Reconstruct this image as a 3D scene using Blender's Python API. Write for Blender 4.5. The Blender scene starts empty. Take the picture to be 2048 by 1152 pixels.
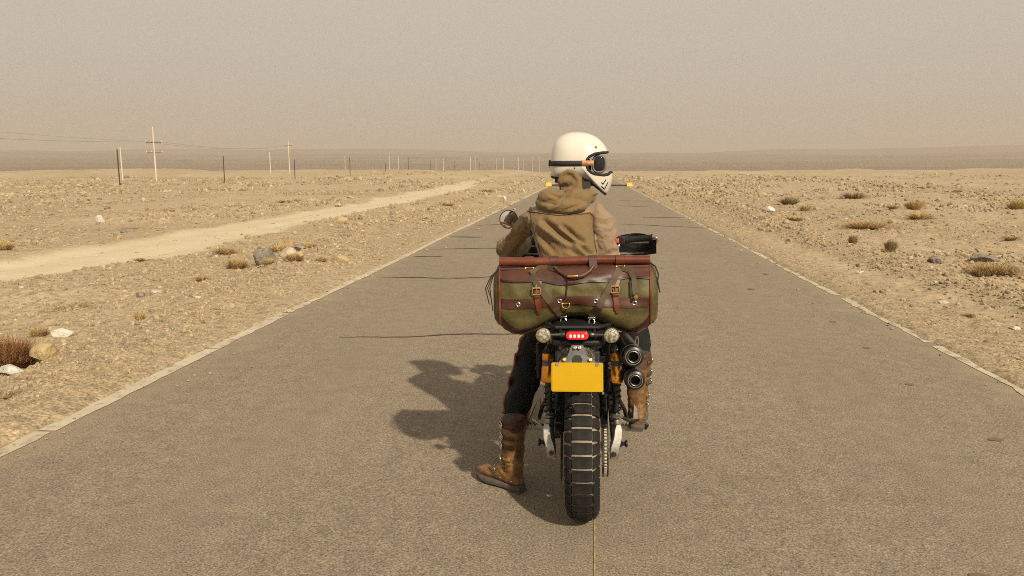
import bpy, bmesh, math, random
import numpy as np
from mathutils import Vector, Matrix, noise as mnoise
from mathutils.bvhtree import BVHTree

R = math.radians
random.seed(7)
rng = np.random.default_rng(11)
scene = bpy.context.scene
COL = scene.collection

# ------------------------------------------------------------------ camera, sky, sun, exposure
cam_data = bpy.data.cameras.new('camera')
cam = bpy.data.objects.new('camera', cam_data)
COL.objects.link(cam)
cam_data.sensor_width = 36.0
cam_data.lens = 36.0 * 1489.0 / 2048.0
cam_data.clip_end = 40000
cam_data.clip_start = 0.05
cam.location = (0.003, -3.326, 1.63)
cam.rotation_euler = (R(90 - 9.2688), 0, R(5.8658))
scene.camera = cam

SUN_TO = Vector((0.72, -1.165, 1.0)).normalized()          # direction towards the sun
sun_el = math.asin(SUN_TO.z)
sun_data = bpy.data.lights.new('sun', 'SUN')
sun_data.energy = 5.0
sun_data.angle = R(1.2)
sun_data.color = (1.0, 0.885, 0.70)
sun = bpy.data.objects.new('sun', sun_data)
COL.objects.link(sun)
sun.rotation_euler = (-SUN_TO).to_track_quat('-Z', 'Y').to_euler()

world = bpy.data.worlds.new('World')
scene.world = world
world.use_nodes = True
wn, wl = world.node_tree.nodes, world.node_tree.links
wn.clear()
w_out = wn.new('ShaderNodeOutputWorld')
w_bg = wn.new('ShaderNodeBackground')
w_sky = wn.new('ShaderNodeTexSky')
w_sky.sky_type = 'NISHITA'
w_sky.sun_disc = False
w_sky.sun_elevation = sun_el
w_sky.sun_rotation = math.atan2(SUN_TO.x, SUN_TO.y)
w_sky.dust_density = 8.0
w_sky.air_density = 1.0
w_tc = wn.new('ShaderNodeTexCoord')
w_sep = wn.new('ShaderNodeSeparateXYZ')
w_mr = wn.new('ShaderNodeMapRange')
w_mr.inputs['From Min'].default_value = 0.0
w_mr.inputs['From Max'].default_value = 0.22
w_dust = wn.new('ShaderNodeMix'); w_dust.data_type = 'RGBA'
w_dust.inputs[6].default_value = (5.15, 4.5, 3.7, 1)      # airborne dust near the horizon
w_dust.inputs[7].default_value = (5.6, 5.02, 4.2, 1)      # and higher up
w_mix = wn.new('ShaderNodeMix'); w_mix.data_type = 'RGBA'
w_mix.inputs[0].default_value = 0.88
wl.new(w_tc.outputs['Generated'], w_sep.inputs[0])
wl.new(w_sep.outputs['Z'], w_mr.inputs['Value'])
wl.new(w_mr.outputs[0], w_dust.inputs[0])
wl.new(w_sky.outputs[0], w_mix.inputs[6])
wl.new(w_dust.outputs[2], w_mix.inputs[7])
wl.new(w_mix.outputs[2], w_bg.inputs['Color'])
w_bg.inputs['Strength'].default_value = 0.10
wl.new(w_bg.outputs[0], w_out.inputs['Surface'])

vs = scene.view_settings
vs.view_transform = 'Standard'
vs.look = 'None'
vs.exposure = 0.16
vs.gamma = 1.0
vs.use_curve_mapping = False
scene.cycles.use_denoising = False            # keep the fine grit of ground and asphalt
scene.cycles.max_bounces = 6
scene.cycles.volume_bounces = 0
scene.cycles.filter_width = 0.95

# ------------------------------------------------------------------ helpers
def tag(o, label=None, cat=None, group=None, kind=None):
    if label: o['label'] = label
    if cat: o['category'] = cat
    if group: o['group'] = group
    if kind: o['kind'] = kind
    return o

def empty(name, loc=(0, 0, 0), rot=(0, 0, 0)):
    o = bpy.data.objects.new(name, None)
    o.empty_display_size = 0.1
    o.location = loc; o.rotation_euler = rot
    COL.objects.link(o)
    return o

def link_mesh(name, me, mat=None, parent=None, smooth=True):
    if mat is not None:
        for m in (mat if isinstance(mat, (list, tuple)) else [mat]):
            me.materials.append(m)
    if smooth is not None:
        me.polygons.foreach_set('use_smooth', np.full(len(me.polygons), bool(smooth)))
    o = bpy.data.objects.new(name, me)
    COL.objects.link(o)
    if parent is not None:
        o.parent = parent
    return o

def np_mesh(name, V, F):
    """V (n,3) float, F (m,k) int array of equal-sized faces"""
    me = bpy.data.meshes.new(name)
    V = np.asarray(V, dtype=np.float32); F = np.asarray(F, dtype=np.int32)
    m, k = F.shape
    me.vertices.add(len(V)); me.vertices.foreach_set('co', V.ravel())
    me.loops.add(m * k); me.loops.foreach_set('vertex_index', F.ravel())
    me.polygons.add(m)
    me.polygons.foreach_set('loop_start', np.arange(0, m * k, k, dtype=np.int32))
    me.update(calc_edges=True)
    return me

def v3(p): return Vector(p)

def frames(path, closed=False):
    """rotation-minimising frames along a polyline"""
    n = len(path); T = []
    for i in range(n):
        a = path[(i - 1) % n] if (closed or i > 0) else path[i]
        b = path[(i + 1) % n] if (closed or i < n - 1) else path[i]
        t = (b - a)
        T.append(t.normalized() if t.length > 1e-9 else Vector((0, 0, 1)))
    up = Vector((0, 0, 1)) if abs(T[0].z) < 0.9 else Vector((1, 0, 0))
    u = (up - T[0] * up.dot(T[0])).normalized()
    out = []
    for i in range(n):
        u = (u - T[i] * u.dot(T[i]))
        u = u.normalized() if u.length > 1e-6 else T[i].orthogonal().normalized()
        out.append((T[i], u, T[i].cross(u).normalized()))
    return out

class MB:
    """collects shapes, builds ONE mesh object"""
    def __init__(s): s.v = []; s.f = []; s.mi = []; s.cur = 0
    def add(s, V, F):
        o = len(s.v); s.v.extend([tuple(p) for p in V])
        for f in F: s.f.append(tuple(i + o for i in f)); s.mi.append(s.cur)
        return s
    def box(s, c, size, rot=None, taper=None):
        hx, hy, hz = [a / 2 for a in size]
        P = []
        for z in (-1, 1):
            k = 1 if (taper is None or z < 0) else taper
            for x, y in ((-1, -1), (1, -1), (1, 1), (-1, 1)):
                P.append(Vector((x * hx * k, y * hy * k, z * hz)))
        if rot is not None:
            M = rot if isinstance(rot, Matrix) else Matrix.Rotation(rot[2], 3, 'Z') @ Matrix.Rotation(rot[1], 3, 'Y') @ Matrix.Rotation(rot[0], 3, 'X')
            P = [M @ p for p in P]
        P = [p + Vector(c) for p in P]
        return s.add(P, [(3, 2, 1, 0), (4, 5, 6, 7), (0, 1, 5, 4), (1, 2, 6, 5), (2, 3, 7, 6), (3, 0, 4, 7)])
    def bar(s, a, b, w, h, up=(0, 0, 1)):
        a, b = Vector(a), Vector(b); t = (b - a).normalized(); u = Vector(up)
        x = t.cross(u); x = x.normalized() if x.length > 1e-5 else t.orthogonal().normalized()
        z = x.cross(t)
        P = []
        for c in (a, b):
            for i, j in ((-1, -1), (1, -1), (1, 1), (-1, 1)):
                P.append(c + x * (i * w / 2) + z * (j * h / 2))
        return s.add(P, [(0, 1, 2, 3), (7, 6, 5, 4), (0, 4, 5, 1), (1, 5, 6, 2), (2, 6, 7, 3), (3, 7, 4, 0)])
    def tube(s, path, r, n=10, closed=False, caps=True, sx=1.0, sy=1.0):
        path = [Vector(p) for p in path]; fr = frames(path, closed)
        if not isinstance(r, (list, tuple)): r = [r] * len(path)
        V = []
        for p, (t, u, w), rr in zip(path, fr, r):
            for k in range(n):
                a = 2 * math.pi * k / n
                V.append(p + u * (math.cos(a) * rr * sx) + w * (math.sin(a) * rr * sy))
        F = []; m = len(path)
        for i in range(m if closed else m - 1):
            j = (i + 1) % m
            for k in range(n):
                q = (k + 1) % n
                F.append((i * n + k, i * n + q, j * n + q, j * n + k))
        if caps and not closed:
            F.append(tuple(reversed(range(n)))); F.append(tuple((m - 1) * n + k for k in range(n)))
        return s.add(V, F)
    def lathe(s, prof, c, axis, n=24, caps=True):
        """prof: list of (along, radius)"""
        a = Vector(axis).normalized(); u = a.orthogonal().normalized(); w = a.cross(u); c = Vector(c)
        V = []
        for (h, r) in prof:
            for k in range(n):
                t = 2 * math.pi * k / n
                V.append(c + a * h + u * (math.cos(t) * r) + w * (math.sin(t) * r))
        F = []
        for i in range(len(prof) - 1):
            for k in range(n):
                q = (k + 1) % n
                F.append((i * n + k, i * n + q, (i + 1) * n + q, (i + 1) * n + k))
        if caps:
            if prof[0][1] > 1e-4: F.append(tuple(reversed(range(n))))
            if prof[-1][1] > 1e-4: F.append(tuple((len(prof) - 1) * n + k for k in range(n)))
        return s.add(V, F)
    def loft(s, rings, closed_ring=True, caps=True):
        n = len(rings[0]); V = [p for r in rings for p in r]; F = []
        for i in range(len(rings) - 1):
            for k in range(n if closed_ring else n - 1):
                q = (k + 1) % n
                F.append((i * n + k, i * n + q, (i + 1) * n + q, (i + 1) * n + k))
        if caps and closed_ring:
            F.append(tuple(reversed(range(n)))); F.append(tuple((len(rings) - 1) * n + k for k in range(n)))
        return s.add(V, F)
    def prism(s, poly, origin, ex, ey, depth):
        """2-D polygon in the frame (ex, ey) extruded by `depth` both ways along ex x ey (half each)"""
        ex, ey = Vector(ex).normalized(), Vector(ey).normalized(); n = ex.cross(ey).normalized(); o = Vector(origin)
        V = [o + ex * x + ey * y - n * depth / 2 for x, y in poly] + [o + ex * x + ey * y + n * depth / 2 for x, y in poly]
        k = len(poly); F = [tuple(reversed(range(k))), tuple(range(k, 2 * k))]
        for i in range(k):
            j = (i + 1) % k; F.append((i, j, k + j, k + i))
        return s.add(V, F)
    def mesh(s, name):
        me = bpy.data.meshes.new(name)
        me.from_pydata([tuple(p) for p in s.v], [], s.f)
        me.polygons.foreach_set('material_index', np.array(s.mi, dtype=np.int32))
        bm = bmesh.new(); bm.from_mesh(me); bmesh.ops.recalc_face_normals(bm, faces=bm.faces); bm.to_mesh(me); bm.free()
        me.update(); return me
    def build(s, name, mat=None, parent=None, smooth=True, bevel=0, seg=2, sub=0, angle=35):
        me = s.mesh(name)
        o = link_mesh(name, me, mat, parent, smooth)
        if bevel:
            b = o.modifiers.new('bevel', 'BEVEL'); b.width = bevel; b.segments = seg; b.limit_method = 'ANGLE'; b.angle_limit = R(30)
            b.harden_normals = False
        if sub:
            m = o.modifiers.new('sub', 'SUBSURF'); m.levels = sub; m.render_levels = sub
        elif smooth:
            try:
                me.set_sharp_from_angle(angle=R(angle))
            except Exception:
                pass
        return o

def evaluated(me_in, mods):
    """apply modifiers to a mesh and return the result as a new mesh; mods: list of (type, dict)"""
    o = bpy.data.objects.new('tmp', me_in); COL.objects.link(o)
    for t, kw in mods:
        m = o.modifiers.new(t, t)
        for k, v in kw.items(): setattr(m, k, v)
    dg = bpy.context.evaluated_depsgraph_get(); dg.update()
    me = bpy.data.meshes.new_from_object(o.evaluated_get(dg))
    bpy.data.objects.remove(o)
    return me

def copy_tree(o, parent=None):
    c = o.copy(); COL.objects.link(c); c.parent = parent
    for ch in list(o.children): copy_tree(ch, c)
    return c

# ------------------------------------------------------------------ materials
def new_mat(name):
    m = bpy.data.materials.new(name); m.use_nodes = True
    nt = m.node_tree; b = nt.nodes['Principled BSDF']
    return m, nt, b

def ramp(nt, fac, stops):
    r = nt.nodes.new('ShaderNodeValToRGB')
    el = r.color_ramp.elements
    while len(el) < len(stops): el.new(0.5)
    for e, (p, c) in zip(el, stops):
        e.position = p; e.color = (*c, 1) if len(c) == 3 else c
    nt.links.new(fac, r.inputs[0]); return r.outputs[0]

def noise_node(nt, scale, detail=4, rough=0.55, vec=None, dist=0):
    n = nt.nodes.new('ShaderNodeTexNoise')
    n.inputs['Scale'].default_value = scale; n.inputs['Detail'].default_value = detail
    n.inputs['Roughness'].default_value = rough; n.inputs['Distortion'].default_value = dist
    if vec is None:
        tc = nt.nodes.get('TC') or nt.nodes.new('ShaderNodeTexCoord'); tc.name = 'TC'; vec = tc.outputs['Object']
    nt.links.new(vec, n.inputs['Vector']); return n.outputs['Fac']

def mixc(nt, fac, a, b, mode='MIX'):
    m = nt.nodes.new('ShaderNodeMix'); m.data_type = 'RGBA'; m.blend_type = mode
    for i, val in ((0, fac), (6, a), (7, b)):
        if isinstance(val, (int, float)): m.inputs[i].default_value = val
        elif isinstance(val, tuple): m.inputs[i].default_value = (*val, 1)
        else: nt.links.new(val, m.inputs[i])
    return m.outputs[2]

def bump(nt, b, height, strength, dist):
    n = nt.nodes.new('ShaderNodeBump'); n.inputs['Strength'].default_value = strength; n.inputs['Distance'].default_value = dist
    nt.links.new(height, n.inputs['Height'])
    prev = b.inputs['Normal'].links
    if prev: nt.links.new(prev[0].from_socket, n.inputs['Normal'])
    nt.links.new(n.outputs[0], b.inputs['Normal'])

def simple(name, c1, c2=None, rough=0.6, metal=0.0, nscale=12, bscale=0, bstr=0.3, bdist=0.002, spec=0.5, coat=0, rvar=0.0):
    m, nt, b = new_mat(name)
    c2 = c2 or tuple(min(1, x * 1.35 + 0.003) for x in c1)
    f = noise_node(nt, nscale, 5, 0.6)
    nt.links.new(ramp(nt, f, [(0.32, c1), (0.68, c2)]), b.inputs['Base Color'])
    b.inputs['Roughness'].default_value = rough; b.inputs['Metallic'].default_value = metal
    b.inputs['Specular IOR Level'].default_value = spec
    if coat: b.inputs['Coat Weight'].default_value = coat; b.inputs['Coat Roughness'].default_value = 0.08
    if rvar:
        f2 = noise_node(nt, nscale * 3, 4, 0.6)
        mr = nt.nodes.new('ShaderNodeMapRange'); nt.links.new(f2, mr.inputs[0])
        mr.inputs['To Min'].default_value = max(0.03, rough - rvar); mr.inputs['To Max'].default_value = min(1, rough + rvar)
        nt.links.new(mr.outputs[0], b.inputs['Roughness'])
    if bscale: bump(nt, b, noise_node(nt, bscale, 4, 0.6), bstr, bdist)
    return m

# ------------------------------------------------------------------ terrain
def vnoise(x, y, seed=0):
    x = np.asarray(x, dtype=np.float64); y = np.asarray(y, dtype=np.float64)
    xi = np.floor(x).astype(np.int64); yi = np.floor(y).astype(np.int64)
    fx = x - xi; fy = y - yi
    fx = fx * fx * (3 - 2 * fx); fy = fy * fy * (3 - 2 * fy)
    def h(a, b):
        k = (a * 374761393 + b * 668265263 + seed * 974634) & 0xffffffff
        k = ((k ^ (k >> 13)) * 1274126177) & 0xffffffff
        return ((k ^ (k >> 16)) & 0xffffff) / float(0xffffff)
    return (h(xi, yi) * (1 - fx) + h(xi + 1, yi) * fx) * (1 - fy) + (h(xi, yi + 1) * (1 - fx) + h(xi + 1, yi + 1) * fx) * fy
def fbm(x, y, seed=0, o=3):
    s = 0; a = 0.5; t = 0
    for i in range(o):
        s = s + a * vnoise(x * 2 ** i, y * 2 ** i, seed + i * 17); t += a; a *= 0.5
    return s / t
def sstep(a, b, x):
    t = np.clip((x - a) / (b - a), 0, 1); return t * t * (3 - 2 * t)

ROAD_L, ROAD_R = -3.52, 3.36
TRACK_Y = np.array([-20, 0, 6.9, 8.3, 10.5, 14, 19, 28, 50, 78, 127, 200, 400.])
TRACK_X = np.array([-16, -11.3, -9.3, -8.85, -8.75, -8.9, -9.05, -9.15, -10.2, -12.6, -14.6, -18, -30.])
TRACK_W = np.array([1.1, 1.1, 1.0, 1.05, 1.15, 1.25, 1.2, 1.05, 1.3, 1.2, 1.2, 1.5, 1.5])
def track_mask(x, y):
    cx = np.interp(y, TRACK_Y, TRACK_X); w = np.interp(y, TRACK_Y, TRACK_W)
    d = np.abs(x - cx) + (fbm(x * 1.3, y * 0.5, 91, 3) - 0.5) * 0.8
    return (1 - sstep(w - 0.25, w + 0.3, d)) * (1 - 0.8 * sstep(62, 95, y)), (x - cx)
def crest(x, y):
    d = np.hypot(x, y + 3.3)
    s = x / np.maximum(d, 1)
    rc = 205 + 150 * sstep(-0.25, 0.35, s)
    rc = rc + 25 * (fbm(s * 9, s * 0 + 3, 5, 3) - 0.5)
    return -14 * (1 - np.exp(-np.maximum(0, d - rc) * 0.03 / 14.0))
def ground_z(x, y):
    x = np.asarray(x, dtype=np.float64); y = np.asarray(y, dtype=np.float64)
    d = np.hypot(x, y + 3.3)
    off = np.where(x < 0, ROAD_L - x, x - ROAD_R)          # distance outside the road edge
    away = sstep(0.3, 3.0, off)
    tm, tx = track_mask(x, y)
    rough = 1 - 0.85 * tm
    z = (fbm(x * 0.13, y * 0.13, 1, 3) - 0.5) * 0.32 * away
    z = z + (fbm(x * 0.7, y * 0.7, 2, 3) - 0.5) * 0.21 * away * rough
    z = z + (fbm(x * 3.1, y * 3.1, 3, 3) - 0.5) * 0.085 * sstep(0.05, 0.8, off) * rough
    z = z + (vnoise(x * 0.02, y * 0.025, 4) - 0.45) * 0.9 * sstep(25, 90, d) * sstep(2, 16, off)
    z = z + np.maximum(0, vnoise(x * 0.045, y * 0.06, 8) - 0.62) * 2.2 * sstep(60, 130, d) * sstep(6, 20, off)
    # windrow of scraped gravel on the left shoulder, a lower one on the right
    wx = np.interp(y, [-5, 1.5, 2.8, 6, 8.6, 16.3, 40, 100], [-3.9, -4.0, -4.15, -4.62, -4.96, -5.7, -5.9, -6.2])
    z = z + 0.10 * np.exp(-((x - wx) / 0.33) ** 2) * (0.35 + 1.1 * fbm(x * 0.3, y * 0.9, 21, 3)) * (1 - sstep(60, 120, d))
    wr = np.interp(y, [-5, 4, 8, 14, 30, 100], [5.4, 5.3, 5.0, 4.9, 5.6, 6.2])
    z = z + 0.13 * np.exp(-((x - wr) / 0.45) ** 2) * (0.2 + 1.3 * fbm(x * 0.3, y * 0.8, 22, 3)) * (1 - sstep(60, 140, d))
    # wheel ruts on the track, sunk a little
    z = z - 0.05 * tm - 0.03 * tm * (np.exp(-((tx - 0.55) / 0.2) ** 2) + np.exp(-((tx + 0.55) / 0.2) ** 2))
    # ground runs under the road; sand laps ragged onto its edge
    lap = (fbm(x * 0.9 + 4, y * 1.7, 31, 4) - 0.5) * 0.26
    e = off + lap * np.where(x < 0, 0.55, 1.0)
    z = z + 0.012 - 0.075 * (1 - sstep(-0.20, 0.02, e))
    return z + crest(x, y)

def ring_angles():
    c = math.pi / 2 + R(5.87)
    a = [c - R(44) + i * R(0.15) for i in range(int(88 / 0.15) + 1)]
    rest = np.linspace(a[-1], a[0] + 2 * math.pi, 92)[1:-1]
    return np.array(list(a) + list(rest))
ang = ring_angles(); NA = len(ang)
rad = [0.9]
while rad[-1] < 420: rad.append(rad[-1] * 1.0155 + 0.004)
while rad[-1] < 8800: rad.append(rad[-1] * 1.10)
rad = np.array(rad); NR = len(rad)
RR, AA = np.meshgrid(rad, ang, indexing='ij')
GX = 0.003 + RR * np.cos(AA); GY = -3.326 + RR * np.sin(AA)
GZ = ground_z(GX, GY)
GV = np.stack([GX.ravel(), GY.ravel(), GZ.ravel()], 1)
GV = np.vstack([GV, [[0.003, -3.326, -0.06]]])
ii, jj = np.meshgrid(np.arange(NR - 1), np.arange(NA), indexing='ij')
j2 = (jj + 1) % NA
GF = np.stack([ii * NA + jj, (ii + 1) * NA + jj, (ii + 1) * NA + j2, ii * NA + j2], -1).reshape(-1, 4)
TM = track_mask(GX, GY)[0].ravel(); TM = np.append(TM, 0)
d_all = np.hypot(GX, GY + 3.3).ravel()
fx, fy = GV[GF].mean(1)[:, 0], GV[GF].mean(1)[:, 1]
is_track = (TM[GF].mean(1) > 0.5) & (np.hypot(fx, fy) < 200) & (fy > -8)
off_all = np.where(GX < 0, ROAD_L - GX, GX - ROAD_R).ravel()
def ridges(x, y):
    wx = np.interp(y, [-5, 1.5, 2.8, 6, 8.6, 16.3, 40, 100], [-3.9, -4.0, -4.15, -4.62, -4.96, -5.7, -5.9, -6.2])
    w = np.exp(-((x - wx) / 0.36) ** 2) * sstep(0.36, 0.62, fbm(x * 0.3, y * 0.8, 21, 3) + 0.08)
    wr = np.interp(y, [-5, 4, 8, 14, 30, 100], [5.4, 5.3, 5.0, 4.9, 5.6, 6.2])
    w = w + np.exp(-((x - wr) / 0.5) ** 2) * sstep(0.34, 0.6, fbm(x * 0.3, y * 0.8, 22, 3) + 0.06)
    f = sstep(0.50, 0.62, fbm(x * 0.22 + 3, y * 0.14, 61, 4))
    w = w + 0.9 * f * sstep(4.8, 6.5, x) * (1 - sstep(22, 40, x)) * (1 - sstep(70, 120, y))
    w = w + 0.8 * f * sstep(10.2, 12, -x) * (1 - sstep(50, 80, -x)) * (1 - sstep(70, 110, y))
    w = w + 0.55 * f * (x < ROAD_L - .3) * (x > -8) * (1 - sstep(40, 80, y))
    return np.clip(w, 0, 1) * (1 - track_mask(x, y)[0])
# how stony the ground is (patches), used for colour and for the scatter
def stony(x, y):
    off = np.where(x < 0, ROAD_L - x, x - ROAD_R)
    s = fbm(x * 0.16 + 7, y * 0.10, 51, 4)
    m = sstep(0.42, 0.62, s)
    near = 0.75 * np.exp(-np.maximum(off, 0) / 0.9)
    wx = np.interp(y, [-5, 1.5, 2.8, 6, 8.6, 16.3, 40, 100], [-3.9, -4.0, -4.15, -4.62, -4.96, -5.7, -5.9, -6.2])
    w = np.exp(-((x - wx) / 0.45) ** 2) * (0.4 + 0.9 * fbm(x * 0.3, y * 0.9, 21, 3))
    wr = np.interp(y, [-5, 4, 8, 14, 30, 100], [5.4, 5.3, 5.0, 4.9, 5.6, 6.2])
    w2 = np.exp(-((x - wr) / 0.6) ** 2) * (0.3 + 1.1 * fbm(x * 0.3, y * 0.8, 22, 3))
    rub = 0.8 * sstep(4.5, 7, x) * (1 - sstep(18, 30, x)) * sstep(12, 20, y) * (1 - sstep(60, 110, y))
    lst = 0.5 * sstep(9.8, 12, -x) * (1 - sstep(40, 70, -x)) * sstep(10, 18, y) * (1 - sstep(60, 100, y))
    rs = np.exp(-((x - np.interp(y, [0, 5, 9.5, 20], [4.9, 4.6, 4.05, 4.1])) / 0.33) ** 2) * (y < 16)   # swept sandy wheel path
    t = track_mask(x, y)[0]
    return np.clip(m * 0.6 + near * (1 - rs) + w + w2 + rub * (0.3 + m) + lst * (0.3 + m), 0, 1.2) * (1 - 0.95 * t) * (1 - 0.8 * rs)
ST = np.append(stony(GX, GY).ravel(), 0)

def ground_material():
    m, nt, b = new_mat('desert_ground')
    tr = nt.nodes.new('ShaderNodeAttribute'); tr.attribute_name = 'track'
    st = nt.nodes.new('ShaderNodeAttribute'); st.attribute_name = 'stony'
    n1 = noise_node(nt, 0.35, 6, 0.6); n2 = noise_node(nt, 9, 6, 0.7); n3 = noise_node(nt, 42, 4, 0.65); n4 = noise_node(nt, 1.9, 5, 0.65)
    sand = ramp(nt, n1, [(0.30, (0.365, 0.282, 0.174)), (0.55, (0.418, 0.335, 0.218)), (0.75, (0.452, 0.373, 0.257))])
    sand = mixc(nt, ramp(nt, n4, [(0.35, (0, 0, 0)), (0.7, (0.55, 0.55, 0.55))]), sand, (0.37, 0.272, 0.158))
    grav = ramp(nt, n3, [(0.30, (0.15, 0.112, 0.07)), (0.46, (0.32, 0.242, 0.145)), (0.58, (0.41, 0.318, 0.20)), (0.72, (0.58, 0.485, 0.345))])
    c = mixc(nt, st.outputs['Fac'], sand, grav)
    speck = ramp(nt, n2, [(0.40, (0.62, 0.62, 0.62)), (0.52, (1, 1, 1)), (0.66, (1.22, 1.2, 1.16))])
    c = mixc(nt, 0.75, c, speck, 'MULTIPLY')
    tc = ramp(nt, noise_node(nt, 1.2, 5, 0.6), [(0.3, (0.48, 0.395, 0.262)), (0.7, (0.55, 0.46, 0.318))])
    c = mixc(nt, tr.outputs['Fac'], c, tc)
    nt.links.new(c, b.inputs['Base Color'])
    b.inputs['Roughness'].default_value = 0.95; b.inputs['Specular IOR Level'].default_value = 0.15
    bump(nt, b, n2, 0.8, 0.03); bump(nt, b, n3, 0.6, 0.008)
    return m
M_GROUND = ground_material()
def part_of_ground(name, faces):
    used = np.unique(faces); remap = -np.ones(len(GV), dtype=np.int64); remap[used] = np.arange(len(used))
    me = np_mesh(name, GV[used], remap[faces])
    for nm, arr in (('track', TM), ('stony', ST)):
        a = me.attributes.new(nm, 'FLOAT', 'POINT'); a.data.foreach_set('value', arr[used].astype(np.float32))
    return tag(link_mesh(name, me, M_GROUND), kind='structure')
part_of_ground('ground', GF[~is_track])
part_of_ground('dirt_track', GF[is_track])
def gz(x, y): return float(ground_z(np.array([x]), np.array([y]))[0])

# far hills, several ridges fading into the dust
M_HILL = simple('hill_rock', (0.125, 0.092, 0.072), (0.17, 0.128, 0.10), rough=0.95, nscale=0.004, spec=0.1)
def hills(dist, base_h, seed):
    V = []; n = 260; rows = 7
    for r in range(rows):
        t = r / (rows - 1)
        for i in range(n):
            a = math.pi / 2 + R(5.87) + R(65) - R(130) * i / (n - 1)
            s = -math.cos(a) * -1
            hgt = base_h * (0.66 + 0.6 * float(fbm(np.array([i * 0.035]), np.array([seed * 3.3]), seed, 4)[0]) + 0.10 * s)
            dd = dist + 120 * t + 22 * math.sin(i * 0.21 + seed)
            z = -14.3 + (hgt + 14) * (t ** 1.4) + (float(vnoise(np.array([i * 0.5]), np.array([r * 1.7 + seed]), 3)[0]) - 0.5) * 9 * t * (1 - t) * 4
            V.append((dd * math.cos(a), dd * math.sin(a), z))
    F = [(r * n + i, r * n + i + 1, (r + 1) * n + i + 1, (r + 1) * n + i) for r in range(rows - 1) for i in range(n - 1)]
    # close towards the back so the range has depth
    back = [(x * 1.12, y * 1.12, -14.3) for (x, y, z) in V[-n:]]
    o = len(V); V += back
    F += [((rows - 1) * n + i, (rows - 1) * n + i + 1, o + i + 1, o + i) for i in range(n - 1)]
    return tag(link_mesh('hills', np_mesh('hills', V, F), M_HILL), kind='structure')
for hi, (hd, hpx) in enumerate(((900, 3), (1100, 9), (1350, 15), (1650, 21), (1950, 26), (2300, 30), (2650, 33))):
    hills(hd, hpx / 1489 * hd, 3 + hi * 2)

# ------------------------------------------------------------------ road
def asphalt():
    m, nt, b = new_mat('dusty_asphalt')
    big = noise_node(nt, 0.55, 5, 0.6); mid = noise_node(nt, 7, 5, 0.65); fine = noise_node(nt, 105, 4, 0.7); grit = noise_node(nt, 260, 2, 0.5)
    base = ramp(nt, big, [(0.3, (0.230, 0.185, 0.133)), (0.7, (0.247, 0.200, 0.145))])
    base = mixc(nt, 0.35, base, ramp(nt, mid, [(0.3, (0.62, 0.62, 0.62)), (0.7, (1.3, 1.3, 1.3))]), 'MULTIPLY')
    agg = ramp(nt, fine, [(0.33, (0.30, 0.29, 0.28)), (0.45, (0.78, 0.78, 0.78)), (0.55, (1.05, 1.05, 1.04)), (0.66, (1.6, 1.57, 1.48)), (0.74, (2.3, 2.2, 2.05))])
    base = mixc(nt, 1.0, base, agg, 'MULTIPLY')
    mp = nt.nodes.new('ShaderNodeMapping'); mp.inputs['Scale'].default_value = (1.5, 0.05, 1); nt.links.new(nt.nodes['TC'].outputs['Object'], mp.inputs['Vector'])
    lane = noise_node(nt, 1.0, 4, 0.55, vec=mp.outputs[0])
    base = mixc(nt, 1.0, base, ramp(nt, lane, [(0.32, (0.97, 0.97, 0.97)), (0.68, (1.03, 1.03, 1.03))]), 'MULTIPLY')
    # sand drifting in along both edges
    tc = nt.nodes['TC']; sp = nt.nodes.new('ShaderNodeSeparateXYZ'); nt.links.new(tc.outputs['Object'], sp.inputs[0])
    ab = nt.nodes.new('ShaderNodeMath'); ab.operation = 'ABSOLUTE'
    ad = nt.nodes.new('ShaderNodeMath'); ad.operation = 'ADD'; ad.inputs[1].default_value = 0.08
    nt.links.new(sp.outputs['X'], ad.inputs[0]); nt.links.new(ad.outputs[0], ab.inputs[0])
    ad2 = nt.nodes.new('ShaderNodeMath'); ad2.operation = 'MULTIPLY_ADD'; ad2.inputs[1].default_value = 1.5
    nt.links.new(noise_node(nt, 2.2, 6, 0.7), ad2.inputs[0]); nt.links.new(ab.outputs[0], ad2.inputs[2])
    e = ramp(nt, ad2.outputs[0], [(0, (0, 0, 0)), (1, (0, 0, 0))])
    mr = nt.nodes.new('ShaderNodeMapRange'); mr.inputs['From Min'].default_value = 3.75; mr.inputs['From Max'].default_value = 4.6
    mr.inputs['To Max'].default_value = 0.8
    nt.links.new(ad2.outputs[0], mr.inputs[0])
    base = mixc(nt, mr.outputs[0], base, (0.34, 0.265, 0.165))
    nt.links.new(base, b.inputs['Base Color'])
    b.inputs['Roughness'].default_value = 0.88; b.inputs['Specular IOR Level'].default_value = 0.25
    bump(nt, b, fine, 0.7, 0.006); bump(nt, b, mid, 0.25, 0.01)
    return m
M_ROAD = asphalt()
ys = [-30.0]
while ys[-1] < 330: ys.append(ys[-1] + (0.12 if ys[-1] < 14 and ys[-1] > -6 else (0.4 if ys[-1] < 40 else 3.0)))
ys = np.array(ys)
eL = ROAD_L + (fbm(ys * 0.9, ys * 0 + 1, 71, 4) - 0.5) * 0.16
eR = ROAD_R + (fbm(ys * 1.1, ys * 0 + 2, 72, 4) - 0.5) * 0.30
cz = crest(np.zeros_like(ys), ys)
cols = [eL, eL + 0.02, ys * 0 - 1.7, ys * 0, ys * 0 + 1.7, eR - 0.02, eR]
zz = [-0.09, 0, 0.012, 0.02, 0.012, 0, -0.09]
def road_h(x, y):                                                    # cambered surface height
    return float(np.interp(x, [ROAD_L, -1.7, 0, 1.7, ROAD_R], [0, 0.012, 0.02, 0.012, 0])) - 0.02 + float(crest(np.array([0.0]), np.array([y]))[0])
V = np.stack([np.stack([c, ys, cz + h - 0.02], 1) for c, h in zip(cols, zz)], 1).reshape(-1, 3)
k = len(cols)
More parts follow.
